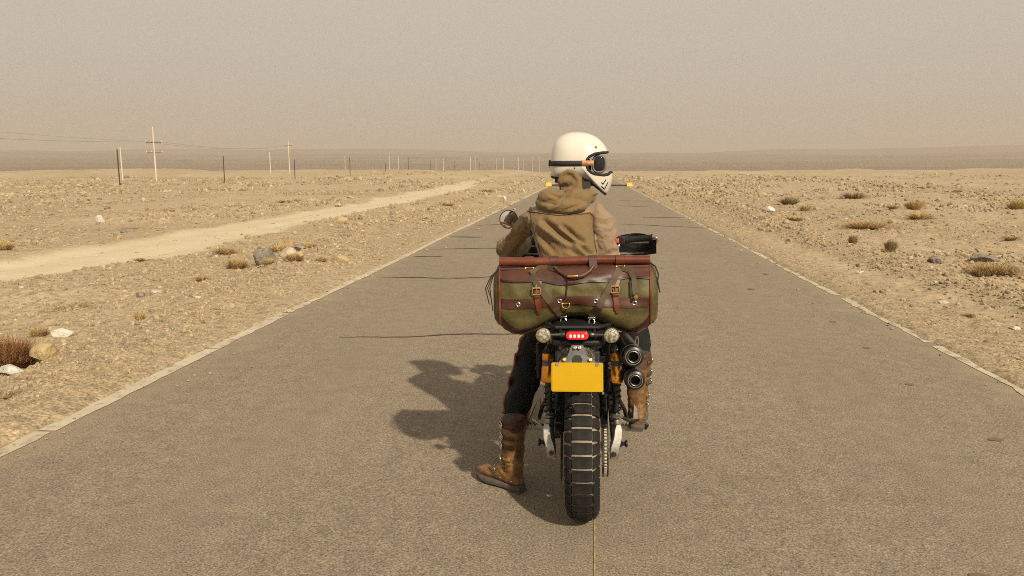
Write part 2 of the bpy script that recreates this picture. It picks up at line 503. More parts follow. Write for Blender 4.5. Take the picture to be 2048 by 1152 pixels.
F = np.array([(i * k + j, i * k + j + 1, (i + 1) * k + j + 1, (i + 1) * k + j) for i in range(len(ys) - 1) for j in range(k - 1)])
road = tag(link_mesh('road', np_mesh('road', V, F), M_ROAD, smooth=False), kind='structure')

# edge lines: worn paint, broken into the dashes the wear has left
def paint(name, col, wear_lo, wear_hi, scale):
    m, nt, b = new_mat(name)
    f = noise_node(nt, scale, 6, 0.7)
    g = noise_node(nt, 120, 3, 0.6)
    w = ramp(nt, f, [(wear_lo, (0, 0, 0)), (wear_hi, (1, 1, 1))])
    dirt = ramp(nt, noise_node(nt, 1.7, 5, 0.6), [(0.3, (0.74, 0.72, 0.66)), (0.7, (1, 1, 1))])
    pc = mixc(nt, 1.0, dirt, col, 'MULTIPLY')
    pc = mixc(nt, 0.5, pc, ramp(nt, g, [(0.3, (0.6, 0.6, 0.6)), (0.6, (1.05, 1.05, 1.05))]), 'MULTIPLY')
    nt.links.new(mixc(nt, w, pc, (0.24, 0.19, 0.132)), b.inputs['Base Color'])
    b.inputs['Roughness'].default_value = 0.85
    bump(nt, b, g, 0.5, 0.004)
    return m
M_LINE = paint('worn_white_paint', (0.55, 0.48, 0.365), 0.53, 0.66, 7.0)
M_YEL = paint('worn_yellow_paint', (0.58, 0.40, 0.09), 0.36, 0.56, 14.0)
M_LINE2 = paint('badly_worn_paint', (0.52, 0.45, 0.335), 0.50, 0.62, 5.0)
def strip(name, pts, widths, mat, dz=0.004, parent=road, seed=0, jag=0.0):
    V = []; F = []
    for i, ((x, y), w) in enumerate(zip(pts, widths)):
        a = pts[max(0, i - 1)]; c = pts[min(len(pts) - 1, i + 1)]
        tx, ty = c[0] - a[0], c[1] - a[1]; l = math.hypot(tx, ty) or 1
        nx, ny = -ty / l, tx / l
        j1 = (float(vnoise(np.array([i * 0.8]), np.array([seed + 0.5]), 7)[0]) - 0.5) * jag
        j2 = (float(vnoise(np.array([i * 0.8]), np.array([seed + 9.5]), 8)[0]) - 0.5) * jag
        for s, j in ((1, j1), (-1, j2)):
            px, py = x + nx * (s * w / 2 + j), y + ny * (s * w / 2 + j)
            V.append((px, py, road_h(px, py) + dz))
        if i: F.append((2 * i - 2, 2 * i - 1, 2 * i + 1, 2 * i))
    return link_mesh(name, np_mesh(name, V, F), mat, parent)
def edge_line(x0, y0, y1, w, seed, gaps, mat=None):
    y = y0; k = 0
    while y < y1:
        L = random.uniform(1.2, 3.4) if y < 40 else 20
        n = max(3, int(L / 0.12)) if y < 20 else max(3, int(L / 1.0))
        pts = [(x0 + 0.015 * math.sin(yy * 0.7 + seed), yy) for yy in np.linspace(y, y + L, n)]
        strip('edge_line', pts, [w * random.uniform(0.93, 1.05)] * n, mat or M_LINE, seed=k * 3 + seed, jag=0.032 if mat is None else 0.075)
        y += L + (random.uniform(0.02, gaps) if y < 40 else 0.01); k += 1
edge_line(-3.40, -6, 210, 0.122, 1, 0.03)
edge_line(3.23, -6, 230, 0.105, 5, 0.3, M_LINE2)
yy = np.linspace(-3.6, 60, 160)
strip('centre_guide_line', [(0.055 + 0.006 * math.sin(t * 0.9) + 0.012 * math.sin(t * 0.23), t) for t in yy], [0.0075] * len(yy), M_YEL, jag=0.004)

M_TAR = simple('tar_seal', (0.030, 0.022, 0.016), (0.055, 0.042, 0.03), rough=0.8, nscale=20)
def crack(pts, w, seed):
    P = []
    for (x0, y0), (x1, y1) in zip(pts[:-1], pts[1:]):
        n = max(4, int(abs(x1 - x0) / 0.06))
        for i in range(n):
            t = i / n; x = x0 + (x1 - x0) * t
            P.append((x, y0 + (y1 - y0) * t + (float(fbm(np.array([x * 2.2]), np.array([seed * 1.0]), seed, 4)[0]) - 0.5) * 0.16))
    W = []
    for i in range(len(P)):
        t = i / (len(P) - 1); W.append(w * (0.15 + 0.85 * min(1, t * 7, (1 - t) * 7)) * (0.55 + 0.9 * float(vnoise(np.array([i * 0.35]), np.array([seed * 2.0]), 4)[0])))
    return strip('crack_seal', P, W, M_TAR, seed=seed, jag=0.006)
crack([(-2.40, 3.52), (-0.9, 3.78), (0.3, 3.86)], 0.032, 1)
crack([(-3.10, 7.50), (-1.9, 7.50), (-1.4, 7.68), (-0.2, 7.74)], 0.05, 2)
crack([(-3.30, 11.35), (-1.8, 11.62), (0.6, 11.7)], 0.065, 3)
crack([(-3.30, 14.1), (-2.4, 13.95)], 0.15, 4)
crack([(-3.22, 10.05), (-2.6, 10.25)], 0.08, 5)
crack([(1.75, 21.35), (3.2, 21.45)], 0.17, 6)
crack([(0.9, 18.35), (3.2, 17.3)], 0.09, 7)
crack([(1.2, 28.6), (2.6, 27.8)], 0.14, 8)
crack([(-3.2, 17.6), (-2.3, 17.9)], 0.12, 9)
crack([(1.4, 33.5), (3.1, 33.0)], 0.16, 10)
M_STAIN = simple('oil_stain', (0.105, 0.082, 0.057), (0.15, 0.118, 0.082), rough=0.75, nscale=25)
def stain(x, y, a, b, seed):
    n = 26; V = [(x, y, road_h(x, y) + 0.004)]
    for i in range(n):
        t = 2 * math.pi * i / n; r = 0.55 + 0.7 * float(fbm(np.array([math.cos(t) * 1.6 + 5]), np.array([math.sin(t) * 1.6 + seed * 7]), seed, 3)[0])
        px, py = x + a * r * math.cos(t), y + b * r * math.sin(t); V.append((px, py, road_h(px, py) + 0.004))
    F = [(0, 1 + i, 1 + (i + 1) % n) for i in range(n)]
    link_mesh('oil_stain', np_mesh('oil_stain', V, F), M_STAIN, road)
for i, (x, y, a, b) in enumerate([(2.56, 3.63, .03, .03), (2.46, 2.44, .036, .026), (2.49, 1.28, .048, .03), (1.60, -0.36, .045, .02), (2.63, 4.81, .034, .04), (1.05, 5.4, .02, .03), (2.2, 6.9, .05, .06), (2.75, 8.4, .05, .09), (1.2, 8.9, .03, .05), (-2.75, 2.4, .012, .015)]):
    stain(x, y, a, b, i + 1)
# ------------------------------------------------------------------ gravel, stones, rocks, dry plants
def ico(sub=0):
    bm = bmesh.new(); bmesh.ops.create_icosphere(bm, subdivisions=sub + 1, radius=1)
    V = np.array([v.co[:] for v in bm.verts]); F = np.array([[v.index for v in f.verts] for f in bm.faces]); bm.free()
    return V, F
def rock_verts(sub, seed, cuts=9, lo=0.55, hi=0.95):
    r = np.random.default_rng(seed); V, F = ico(sub); V = V.copy()
    for _ in range(cuts):
        n = r.normal(size=3); n /= np.linalg.norm(n); d = r.uniform(lo, hi)
        t = V @ n - d; V -= np.outer(np.maximum(t, 0), n)
    V += (fbm(V[:, 0] * 2.2 + seed, V[:, 1] * 2.2 + V[:, 2] * 1.7, seed, 3)[:, None] - 0.5) * 0.16 * V
    return V, F
def stone_material():
    m, nt, b = new_mat('desert_stone')
    a = nt.nodes.new('ShaderNodeAttribute'); a.attribute_name = 'tint'
    c = ramp(nt, a.outputs['Fac'], [(0.0, (0.13, 0.102, 0.072)), (0.3, (0.255, 0.195, 0.122)), (0.62, (0.35, 0.272, 0.168)), (0.85, (0.42, 0.338, 0.222)), (1.0, (0.52, 0.44, 0.32))])
    n = noise_node(nt, 30, 4, 0.6)
    c = mixc(nt, 0.6, c, ramp(nt, n, [(0.3, (0.7, 0.7, 0.7)), (0.7, (1.15, 1.15, 1.15))]), 'MULTIPLY')
    nt.links.new(c, b.inputs['Base Color']); b.inputs['Roughness'].default_value = 0.92; b.inputs['Specular IOR Level'].default_value = 0.2
    return m
M_STONE = stone_material()
SHAPES = [rock_verts(0, 100 + i, 4, 0.6, 0.95) for i in range(10)]
# sample where the photograph's view falls: even in bearing and in log distance
def sample(n, r0, r1, half=41):
    a = math.pi / 2 + R(5.87) + np.radians(rng.uniform(-half, half, n))
    r = np.exp(rng.uniform(math.log(r0), math.log(r1), n))
    return 0.003 + r * np.cos(a), -3.326 + r * np.sin(a), r
def keep_off_road(x, margin=0.06): return (x < ROAD_L - margin) | (x > ROAD_R + margin)
def scatter(name, n, r0, r1, smin, smax, mask=None, power=1.0, flat=0.55, col=0.54, sd=0.17):
    x, y, r = sample(n, r0, r1)
    s = (stony(x, y) + 0.10) if mask is None else mask(x, y)
    ok = keep_off_road(x) & (rng.uniform(0, 1, n) < np.clip(s, 0, 1) ** power)
    x, y, r = x[ok], y[ok], r[ok]; m = len(x)
    size = (smin + (smax - smin) * rng.beta(1.0, 3.6, m)) * r * 0.5
    z = ground_z(x, y)
    V = []; F = []; T = []; o = 0
    which = rng.integers(0, len(SHAPES), m)
    for si, (sv, sf) in enumerate(SHAPES):
        idx = np.where(which == si)[0]; q = len(idx)
        if not q: continue
        a = rng.uniform(0, 6.283, q); ca, sa = np.cos(a), np.sin(a)
        sx = size[idx] * rng.uniform(0.8, 1.5, q); sy = size[idx] * rng.uniform(0.6, 1.1, q); sz = size[idx] * rng.uniform(0.4, 0.9, q) * flat / 0.6
        px = sv[None, :, 0] * sx[:, None]; py = sv[None, :, 1] * sy[:, None]; pz = sv[None, :, 2] * sz[:, None]
        X = x[idx][:, None] + px * ca[:, None] - py * sa[:, None]; Y = y[idx][:, None] + px * sa[:, None] + py * ca[:, None]
        Z = z[idx][:, None] + pz + sz[:, None] * 0.15
        nv = sv.shape[0]
        V.append(np.stack([X, Y, Z], -1).reshape(-1, 3))
        F.append((sf[None] + (o + np.arange(q) * nv)[:, None, None]).reshape(-1, 3)); o += q * nv
        t = np.clip(rng.normal(col, sd, q), 0, 0.96); T.append(np.repeat(t, nv))
    me = np_mesh(name, np.vstack(V), np.vstack(F))
    at = me.attributes.new('tint', 'FLOAT', 'POINT'); at.data.foreach_set('value', np.concatenate(T).astype(np.float32))
    return link_mesh(name, me, M_STONE, smooth=False)
tag(scatter('gravel', 70000, 3.2, 130, 0.0016, 0.0072, power=1.5), 'loose tan gravel and small rubble covering the desert beside the road', 'gravel', kind='stuff')

tag(scatter('rubble', 100000, 3.4, 110, 0.0022, 0.0105, mask=ridges, col=0.52, sd=0.17, flat=0.75), 'broken rubble heaped in low ridges and patches along both sides of the road', 'rubble', kind='stuff')
def grit():
    x, y, r = sample(26000, 2.6, 45); e = np.where(x < 0, x - ROAD_L, ROAD_R - x)
    ok = (e > -0.02) & (e < 0.9) & (rng.uniform(0, 1, len(x)) < np.exp(-e / 0.13) * (0.3 + 1.4 * sstep(0.4, 0.65, fbm(x * 0.6, y * 0.8, 81, 3))) + 0.012)
    x, y, r = x[ok], y[ok], r[ok]; V = []; F = []; T = []; o = 0
    for i in range(len(x)):
        sv, sf = SHAPES[i % len(SHAPES)]; s = r[i] * rng.uniform(0.0006, 0.0021); P = sv * s * np.array([1.2, 0.9, 0.7])
        V.append(P + np.array([x[i], y[i], road_h(x[i], y[i]) + s * 0.3 + 0.004])); F.append(sf + o); o += len(sv); T.append(np.full(len(sv), np.clip(rng.normal(0.5, 0.22), 0, 0.95)))
    me = np_mesh('roadside_grit', np.vstack(V), np.vstack(F)); at = me.attributes.new('tint', 'FLOAT', 'POINT'); at.data.foreach_set('value', np.concatenate(T).astype(np.float32))
    tag(link_mesh('roadside_grit', me, M_STONE, smooth=False), 'fine grit spilled over the edges of the asphalt', 'grit', kind='stuff')
grit()
# the larger loose stones: one object each
def stone_meshes():
    out = []
    for i in range(14):
        V, F = rock_verts(1, 300 + i, 7, 0.55, 0.9)
        me = np_mesh('stone', V, F)
        tint = float(np.clip(rng.normal(0.52, 0.2), 0.05, .95))
        at = me.attributes.new('tint', 'FLOAT', 'POINT'); at.data.foreach_set('value', np.full(len(V), tint, dtype=np.float32))
        me.polygons.foreach_set('use_smooth', np.zeros(len(me.polygons), dtype=bool)); me.materials.append(M_STONE); out.append(me)
    return out
STONES = stone_meshes()
def stones(n, xmin, xmax, r0, r1, smin, smax, label, group):
    c = 0
    while c < n:
        x, y, r = sample(1, r0, r1); x, y, r = float(x[0]), float(y[0]), float(r[0])
        if not (xmin < x < xmax) or (ROAD_L - 0.3 < x < ROAD_R + 0.3): continue
        if track_mask(np.array([x]), np.array([y]))[0][0] > 0.1: continue
        if rng.uniform() > 0.25 + float(stony(np.array([x]), np.array([y]))[0]): continue
        s = r * (smin + (smax - smin) * rng.beta(1, 2.6))
        o = bpy.data.objects.new('stone', STONES[int(rng.integers(0, len(STONES)))]); COL.objects.link(o)
        o.scale = (s * rng.uniform(.8, 1.3), s * rng.uniform(.6, 1), s * rng.uniform(.4, .75))
        o.location = (x, y, gz(x, y) + o.scale[2] * 0.15); o.rotation_euler = (rng.uniform(-.3, .3), rng.uniform(-.3, .3), rng.uniform(0, 6.28))
        tag(o, label, 'stone', group); c += 1
stones(80, -60, -3.6, 5, 70, 0.0028, 0.0070, 'loose tan stone among the gravel on the left side of the road', 'loose stones left of the road')
stones(110, 3.4, 60, 5, 70, 0.0028, 0.0075, 'loose tan stone among the rubble on the right side of the road', 'loose stones right of the road')

def rock_mat(name, c1, c2, sc=9):
    return simple(name, c1, c2, rough=0.92, nscale=sc, bscale=22, bstr=0.9, bdist=0.03, spec=0.2)
M_RGREY = rock_mat('grey_rock', (0.118, 0.100, 0.080), (0.29, 0.252, 0.20), 14)
M_RPALE = rock_mat('pale_rock', (0.33, 0.28, 0.20), (0.47, 0.41, 0.32))
M_RWHITE = rock_mat('white_rock', (0.40, 0.37, 0.31), (0.58, 0.545, 0.47))
M_RTAN = rock_mat('tan_rock', (0.34, 0.25, 0.125), (0.43, 0.33, 0.18))
M_RBROWN = rock_mat('brown_rock', (0.24, 0.16, 0.085), (0.38, 0.26, 0.14))
def rock(x, y, sx, sy, sz, mat, label, seed, tilt=(0, 0, 0), sink=0.25, cuts=11):
    V, F = rock_verts(3, seed, cuts, 0.5, 0.92)
    o = link_mesh('rock', np_mesh('rock', V * np.array([sx, sy, sz]), F), mat)
    o.data.set_sharp_from_angle(angle=R(28))
    o.rotation_euler = tilt; o.location = (x, y, gz(x, y) + sz * (1 - 2 * sink))
    return tag(o, label, 'rock')
rock(-5.26, 8.36, 0.25, 0.20, 0.20, M_RGREY, 'large mottled dark grey boulder beside the dry tufts left of the road', 71, (0.1, 0.45, 0.2), 0.24, 14)
rock(-5.16, 9.0, 0.16, 0.15, 0.12, M_RPALE, 'pale rounded rock touching the right of the dark grey boulder', 42)
rock(-5.90, 10.75, 0.16, 0.13, 0.16, M_RBROWN, 'brown upright rock standing behind the grey boulder', 43, (0, 0.1, 0))
rock(-4.86, 8.75, 0.15, 0.12, 0.10, M_RTAN, 'low tan rock half under dry grass right of the grey boulder', 44)
rock(-5.48, 10.3, 0.14, 0.1, 0.09, M_RGREY, 'small grey rock in front of the brown upright rock', 45)
rock(-4.24, 9.0, 0.17, 0.15, 0.10, M_RTAN, 'smooth yellowish rock near the white edge line left of the road', 46, cuts=5)
rock(-15.0, 18.3, 0.16, 0.13, 0.16, M_RWHITE, 'lone white stone on the plain beyond the dirt track', 47)
rock(-5.12, 3.33, 0.125, 0.09, 0.055, M_RWHITE, 'low white rock beside a small tan tuft on the left shoulder', 48)
rock(-4.27, 2.02, 0.125, 0.10, 0.10, M_RTAN, 'yellowish rock beside the large rust coloured bush', 49, cuts=6)
rock(-4.33, 1.74, 0.12, 0.07, 0.05, M_RWHITE, 'flat white stone in front of the large rust coloured bush', 50)
rock(-5.72, 5.58, 0.07, 0.05, 0.04, M_RGREY, 'small dark stone alone on the sand left of the gravel ridge', 51)
rock(-5.55, 5.62, 0.09, 0.06, 0.035, M_RPALE, 'small pale stone next to the small dark stone', 52)
rock(-11.5, 14.25, 0.20, 0.12, 0.10, M_RGREY, 'flat grey slab stone tilted beyond the dirt track', 53, (0.1, 0.3, 0.3))
rock(6.0, 22.4, 0.19, 0.15, 0.15, M_RWHITE, 'white boulder at the edge of the rubble right of the road', 54)
rock(4.14, 8.4, 0.06, 0.05, 0.035, M_RWHITE, 'small white stone on the right sandy shoulder', 55)
rock(4.28, 6.06, 0.095, 0.07, 0.035, M_RPALE, 'flat pale stone lying on the sandy wheel path on the right', 56)
rock(4.33, 4.55, 0.05, 0.04, 0.03, M_RWHITE, 'small bright white stone at the right margin of the picture', 57)
rock(8.35, 22.6, 0.16, 0.12, 0.09, M_RPALE, 'pale blocky stone behind the rubble on the right', 58)
rock(-10.4, 27.0, 0.16, 0.12, 0.12, M_RPALE, 'pale stone at the edge of the dirt track far left', 59)
rock(-3.95, 31.5, 0.16, 0.13, 0.16, M_RWHITE, 'small white block beside the road left of the rider', 60, sink=0.1)
rock(-7.05, 17.4, 0.22, 0.16, 0.10, M_RTAN, 'tan slab stone in the stony patch between track and road', 61)
rock(6.5, 9.6, 0.2, 0.14, 0.1, M_RGREY, 'dark grey rock in front of the bushes at the right edge', 62)
rock(5.6, 9.3, 0.14, 0.12, 0.08, M_RGREY, 'small dark rock on the right gravel ridge', 63)
rock(-6.85, 16.0, 0.10, 0.08, 0.06, M_RPALE, 'small pale rock left of the tan slab stone', 64)

# dry plants
def plant_mat(name, c1, c2): return simple(name, c1, c2, rough=0.9, nscale=3.5, spec=0.15)
M_STRAW = plant_mat('straw', (0.34, 0.23, 0.085), (0.52, 0.38, 0.17))
M_RUST = plant_mat('rust_twigs', (0.115, 0.052, 0.022), (0.27, 0.135, 0.05))
M_OLIVE = plant_mat('dry_olive', (0.17, 0.12, 0.052), (0.33, 0.24, 0.11))
M_TAN = plant_mat('dry_tan', (0.26, 0.165, 0.07), (0.43, 0.29, 0.13))
def tuft(x, y, rad_, h, mat, label, n=260, seed=0, name='dry_tuft', cat='plant', spread=1.0, thick=0.004, flat=1.0):
    r = random.Random(seed); V = []; F = []
    for i in range(n):
        a = r.uniform(0, 6.283); q = math.sqrt(r.random()) * 0.45
        bx, by = rad_ * q * math.cos(a), rad_ * q * math.sin(a)
        lean = r.uniform(0.1, 1.0) * spread; a2 = a + r.uniform(-0.9, 0.9)
        L = h * r.uniform(0.5, 1.1) * (1.15 - 0.35 * lean)
        w = thick * r.uniform(0.6, 1.5); P = []
        kx, ky = r.uniform(-.25, .25), r.uniform(-.25, .25)
        for t in (0, 0.35, 0.7, 1.0):
            d = rad_ * 0.75 * lean * (t ** 1.3)
            P.append(Vector((bx + d * math.cos(a2) + kx * rad_ * t * t, by + d * math.sin(a2) + ky * rad_ * t * t, L * flat * (t - 0.22 * lean * t * t))))
        side = Vector((-math.sin(a2 + r.uniform(-1, 1)), math.cos(a2), r.uniform(-.3, .3))).normalized()
        o = len(V)
        for p, ww in zip(P, (1, 0.9, 0.6, 0.15)):
            V.append(p + side * w * ww); V.append(p - side * w * ww)
        F += [(o, o + 1, o + 3, o + 2), (o + 2, o + 3, o + 5, o + 4), (o + 4, o + 5, o + 7, o + 6)]
        # side twig
        if r.random() < 0.7:
            p = P[2]; e = p + Vector((r.uniform(-1, 1), r.uniform(-1, 1), r.uniform(0.1, 1))) * h * 0.22; o = len(V)
            V += [p + side * w * 0.6, p - side * w * 0.6, e - side * w * 0.15, e + side * w * 0.15]; F.append((o, o + 1, o + 2, o + 3))
    o = link_mesh(name, np_mesh(name, [tuple(v) for v in V], F), mat)
    o.location = (x, y, gz(x, y) - 0.01)
    return tag(o, label, cat, 'dry plants of the desert')
tuft(-4.62, 2.02, 0.30, 0.27, M_RUST, 'large rust coloured dry bush cut by the left edge of the picture', 1500, 1, 'dry_bush', 'bush', 1.1, 0.0032)
tuft(-5.32, 3.27, 0.11, 0.10, M_TAN, 'small tan tuft beside the low white rock', 300, 2, thick=0.003)
tuft(-4.67, 3.9, 0.075, 0.10, M_STRAW, 'small golden tuft on the gravel ridge left of the road', 220, 3, thick=0.0026)
tuft(-6.05, 4.72, 0.30, 0.11, M_OLIVE, 'flattened tangle of dead twigs on the sand far left', 150, 4, 'dead_twigs', 'twigs', 1.5, 0.0042, 0.6)
tuft(-6.69, 9.8, 0.26, 0.16, M_TAN, 'spiky brown tuft behind the grey boulder next to the track', 420, 5)
tuft(-5.62, 8.05, 0.24, 0.17, M_TAN, 'spiky brown tuft against the left of the grey boulder', 520, 6)
tuft(-4.88, 8.55, 0.20, 0.13, M_TAN, 'brown tuft right of the grey boulder', 480, 7)
tuft(-5.75, 10.0, 0.26, 0.15, M_STRAW, 'golden tuft directly behind the grey boulder', 420, 8)
tuft(-5.45, 10.7, 0.22, 0.14, M_STRAW, 'golden tuft right of the brown upright rock', 380, 9)
tuft(-4.55, 8.95, 0.13, 0.09, M_TAN, 'small brown tuft between the boulder group and the road', 260, 10)
tuft(-4.95, 7.75, 0.14, 0.10, M_STRAW, 'pale straw tuft in front of the grey boulder', 240, 11)
tuft(-5.6, 6.9, 0.13, 0.08, M_TAN, 'small low brown tuft nearest the camera in front of the boulder group', 220, 12)
tuft(-7.6, 8.55, 0.14, 0.07, M_OLIVE, 'low dark tuft at the near edge of the dirt track', 200, 13)
tuft(-10.75, 9.35, 0.26, 0.19, M_STRAW, 'golden tuft beyond the dirt track at the left edge', 420, 14)
tuft(-5.7, 26.4, 0.45, 0.16, M_STRAW, 'wide flat straw tuft left of the road near the mirror', 380, 15, thick=0.007)
tuft(-5.9, 40.0, 0.55, 0.18, M_TAN, 'far brown tuft left of the road beside the white block', 300, 16, thick=0.01)
tuft(11.8, 25.3, 0.42, 0.34, M_STRAW, 'rounded golden bush in the middle of the right plain', 900, 17, 'dry_bush', 'bush', 1.0, 0.006)
tuft(11.1, 25.4, 0.25, 0.16, M_TAN, 'low brown tuft left of the rounded golden bush', 300, 18, thick=0.006)
tuft(5.32, 12.3, 0.13, 0.19, M_OLIVE, 'small dark olive bush near the right road edge', 420, 19, 'dry_bush', 'bush', 0.8)
tuft(5.75, 11.5, 0.16, 0.23, M_OLIVE, 'upright olive bush with golden top right of the road', 560, 20, 'dry_bush', 'bush', 0.8)
tuft(5.45, 11.2, 0.2, 0.10, M_TAN, 'low tan tuft at the foot of the upright olive bush', 280, 21)
tuft(6.1, 8.45, 0.42, 0.22, M_TAN, 'wide tan bush near the right edge of the picture', 900, 22, 'dry_bush', 'bush', 1.2)
tuft(5.75, 8.2, 0.16, 0.12, M_OLIVE, 'dark tuft left of the wide tan bush', 300, 23)
tuft(8.4, 29.2, 0.5, 0.36, M_OLIVE, 'dark dry bush in the rubble right of the road', 600, 24, 'dry_bush', 'bush', 1.1, 0.008)
tuft(6.0, 19.3, 0.4, 0.13, M_STRAW, 'flat golden tuft beside the white boulder on the right', 420, 25, thick=0.006)
tuft(7.1, 16.6, 0.7, 0.24, M_TAN, 'broad straw thicket right of the road below the rubble', 900, 26, 'dry_bush', 'bush', 1.2, 0.006)
tuft(13.6, 37, 0.8, 0.35, M_OLIVE, 'dark bush far out on the right plain', 420, 27, 'dry_bush', 'bush', 1.1, 0.012)
tuft(16.3, 27, 0.55, 0.42, M_STRAW, 'golden bush far right on the plain', 620, 28, 'dry_bush', 'bush', 1.0, 0.008)
tuft(7.6, 24.0, 0.28, 0.22, M_STRAW, 'small golden bush behind the rubble right of the road', 380, 29, 'dry_bush', 'bush', 1.0, 0.006)
tuft(4.15, 5.1, 0.10, 0.05, M_OLIVE, 'sparse green-brown weed on the right gravel shoulder', 120, 30, thick=0.003)
tuft(-3.93, 1.15, 0.12, 0.035, M_OLIVE, 'sparse flat weed on the left shoulder near the white line', 110, 31, thick=0.003)
tuft(8.9, 13.4, 0.2, 0.12, M_OLIVE, 'low dark weed on the right plain between two wheel paths', 240, 32)
tuft(-14.0, 30, 0.5, 0.16, M_STRAW, 'pale straw tuft beyond the dirt track in the middle distance', 260, 33, thick=0.008)
tuft(9.6, 19.5, 0.5, 0.2, M_STRAW, 'pale straw patch on the right plain behind the olive bush', 420, 34, thick=0.007)

# ------------------------------------------------------------------ posts, poles, wires
M_POSTD = simple('dark_post', (0.028, 0.022, 0.018), (0.05, 0.04, 0.032), rough=0.8, nscale=3)
M_CONC = simple('pale_concrete', (0.46, 0.40, 0.30), (0.58, 0.51, 0.40), rough=0.9, nscale=2)
M_WIRE = simple('wire', (0.10, 0.085, 0.07), rough=0.6)
def post(x, y, h, w, label):
    z = gz(x, y)
    mb = MB(); mb.tube([(x, y, z - 0.3), (x, y, z + h * 0.5), (x + 0.01, y, z + h)], [w * 0.36, w * 0.33, w * 0.30], 8)
    o = mb.build('marker_post', M_POSTD); tag(o, label, 'post', 'dark posts on the left plain')
post(-40.6, 58.2, 3.05, 0.16, 'leftmost and tallest dark post on the plain')
post(-36.3, 68.6, 2.65, 0.14, 'second dark post from the left edge of the plain')
post(-34.5, 82.3, 2.35, 0.14, 'third dark post from the left edge of the plain')
post(-35.7, 106.6, 2.65, 0.15, 'fourth dark post from the left edge of the plain')
post(-39.4, 139.7, 2.15, 0.17, 'fifth dark post from the left edge of the plain')
for i, (x, y, h) in enumerate([(-48.3, 195, 4.1), (-46.5, 215, 3.4), (-43.8, 240, 3.9), (-37.5, 252, 3.6), (-33.0, 262, 3.3)]):
    post(x, y, h - crest(np.array([x]), np.array([y]))[0] * 0.6, 0.20, 'far dark post on the skyline left of the rider')
def pole(x, y, h, arm, label, w=0.17, grp='power poles on the left plain'):
    z = gz(x, y); root = empty('power_pole', (x, y, z))
    mb = MB(); mb.tube([(0, 0, -0.4), (0, 0, h * 0.5), (0, 0, h)], [w * 0.46, w * 0.40, w * 0.32], 10); mb.build('pole_shaft', M_CONC, root)
    if arm:
        for k, zz_ in enumerate(arm):
            mb = MB(); mb.bar((-0.8, 0, h - zz_), (0.8, 0, h - zz_), 0.06, 0.06); mb.build('cross_arm', M_POSTD, root)
            mb = MB()
            for s in (-0.85, -0.3, 0.85): mb.lathe([(0, 0.03), (0.05, 0.05), (0.1, 0.03), (0.16, 0.02)], (s, 0, h - zz_ + 0.045), (0, 0, 1), 8)
            mb.build('insulator', M_CONC, root)
    return tag(root, label, 'power pole', grp)
pole(-49.4, 72.1, 3.55, None, 'short pale concrete pole just behind the tallest dark post')
pole(-44.4, 70.1, 5.5, (1.55, 2.6), 'tall pale power pole with crossarms left of the dirt track', 0.2)
pole(-55.1, 122.6, 3.7, None, 'pale pole left of the tall pair in the middle distance', 0.2)
pole(-57.9, 137.8, 6.4, (0.9,), 'tall pale pole with one crossarm in the middle distance', 0.22)
for i, (x, y, h, arm) in enumerate([(-78, 232, 6.4, ()), (-64, 234, 8.2, (0.8,)), (-61.5, 236, 6.2, ()), (-49.2, 236, 6.0, ()), (-47.2, 238, 5.8, (0.8,)), (-38.6, 240, 6.2, ()), (-37.0, 241, 6.2, (0.8,)),
                                    (-31.2, 250, 6.0, ()), (-29.2, 252, 6.0, ()), (-25.0, 262, 6.6, ()), (-23.4, 263, 6.6, ()), (-13.6, 285, 7.2, ()), (-12.0, 287, 7.4, ()), (-10.0, 290, 7.0, ()), (-8.2, 292, 7.2, ()), (-20.5, 270, 6.8, ()), (-18.2, 274, 6.9, ())]):
    pole(x, y, h * 0.88 - float(crest(np.array([x]), np.array([y]))[0]) * 0.3, arm, 'small faded pale pole in the far row on the skyline', 0.19, 'far row of power poles')
def wire(a, b, sag, label, r=0.014):
    a, b = Vector(a), Vector(b); P = []
    for i in range(25):
        t = i / 24; p = a.lerp(b, t); p.z -= sag * 4 * t * (1 - t); P.append(p)
    mb = MB(); mb.tube(P, r, 5, caps=True)
    tag(mb.build('power_line', M_WIRE), label, 'wire', 'overhead wires on the left')
zt = gz(-44.4, 70.1) + 5.5
wire((-48.5, 36.0, zt - 1.35), (-45.3, 70.1, zt - 1.5), 0.35, 'lowest overhead wire running in from the left edge', 0.011)
wire((-50.5, 36.0, zt - 0.2), (-43.5, 70.1, zt - 1.5), 0.4, 'overhead wire sagging above the lowest one', 0.007)
zt2 = gz(-57.9, 137.8) + 6.4
wire((-45.3, 70.1, zt - 1.5), (-58.8, 137.8, zt2 - 0.85), 0.7, 'left overhead wire between the two crossarm poles', 0.010)
wire((-43.5, 70.1, zt - 1.5), (-57.0, 137.8, zt2 - 0.85), 0.7, 'right overhead wire between the two crossarm poles', 0.010)

# barrier lying across the road far ahead: a dark bar between two yellow blocks
M_YBLOCK = simple('yellow_block_paint', (0.62, 0.40, 0.05), (0.72, 0.50, 0.09), rough=0.7, nscale=8)
root = empty('road_barrier', (0, 59.4, 0))
for s in (-3.35, 3.32):
    mb = MB(); mb.box((s, 0, 0.15), (0.5, 0.4, 0.32), taper=0.82); mb.build('end_block', M_YBLOCK, root, bevel=0.03)
mb = MB(); mb.tube([(-3.2, 0, 0.10), (0, 0, 0.09), (3.2, 0, 0.10)], 0.06, 8); mb.build('bar', M_POSTD, root)
tag(root, 'low dark bar with yellow end blocks lying across the road far ahead', 'barrier')

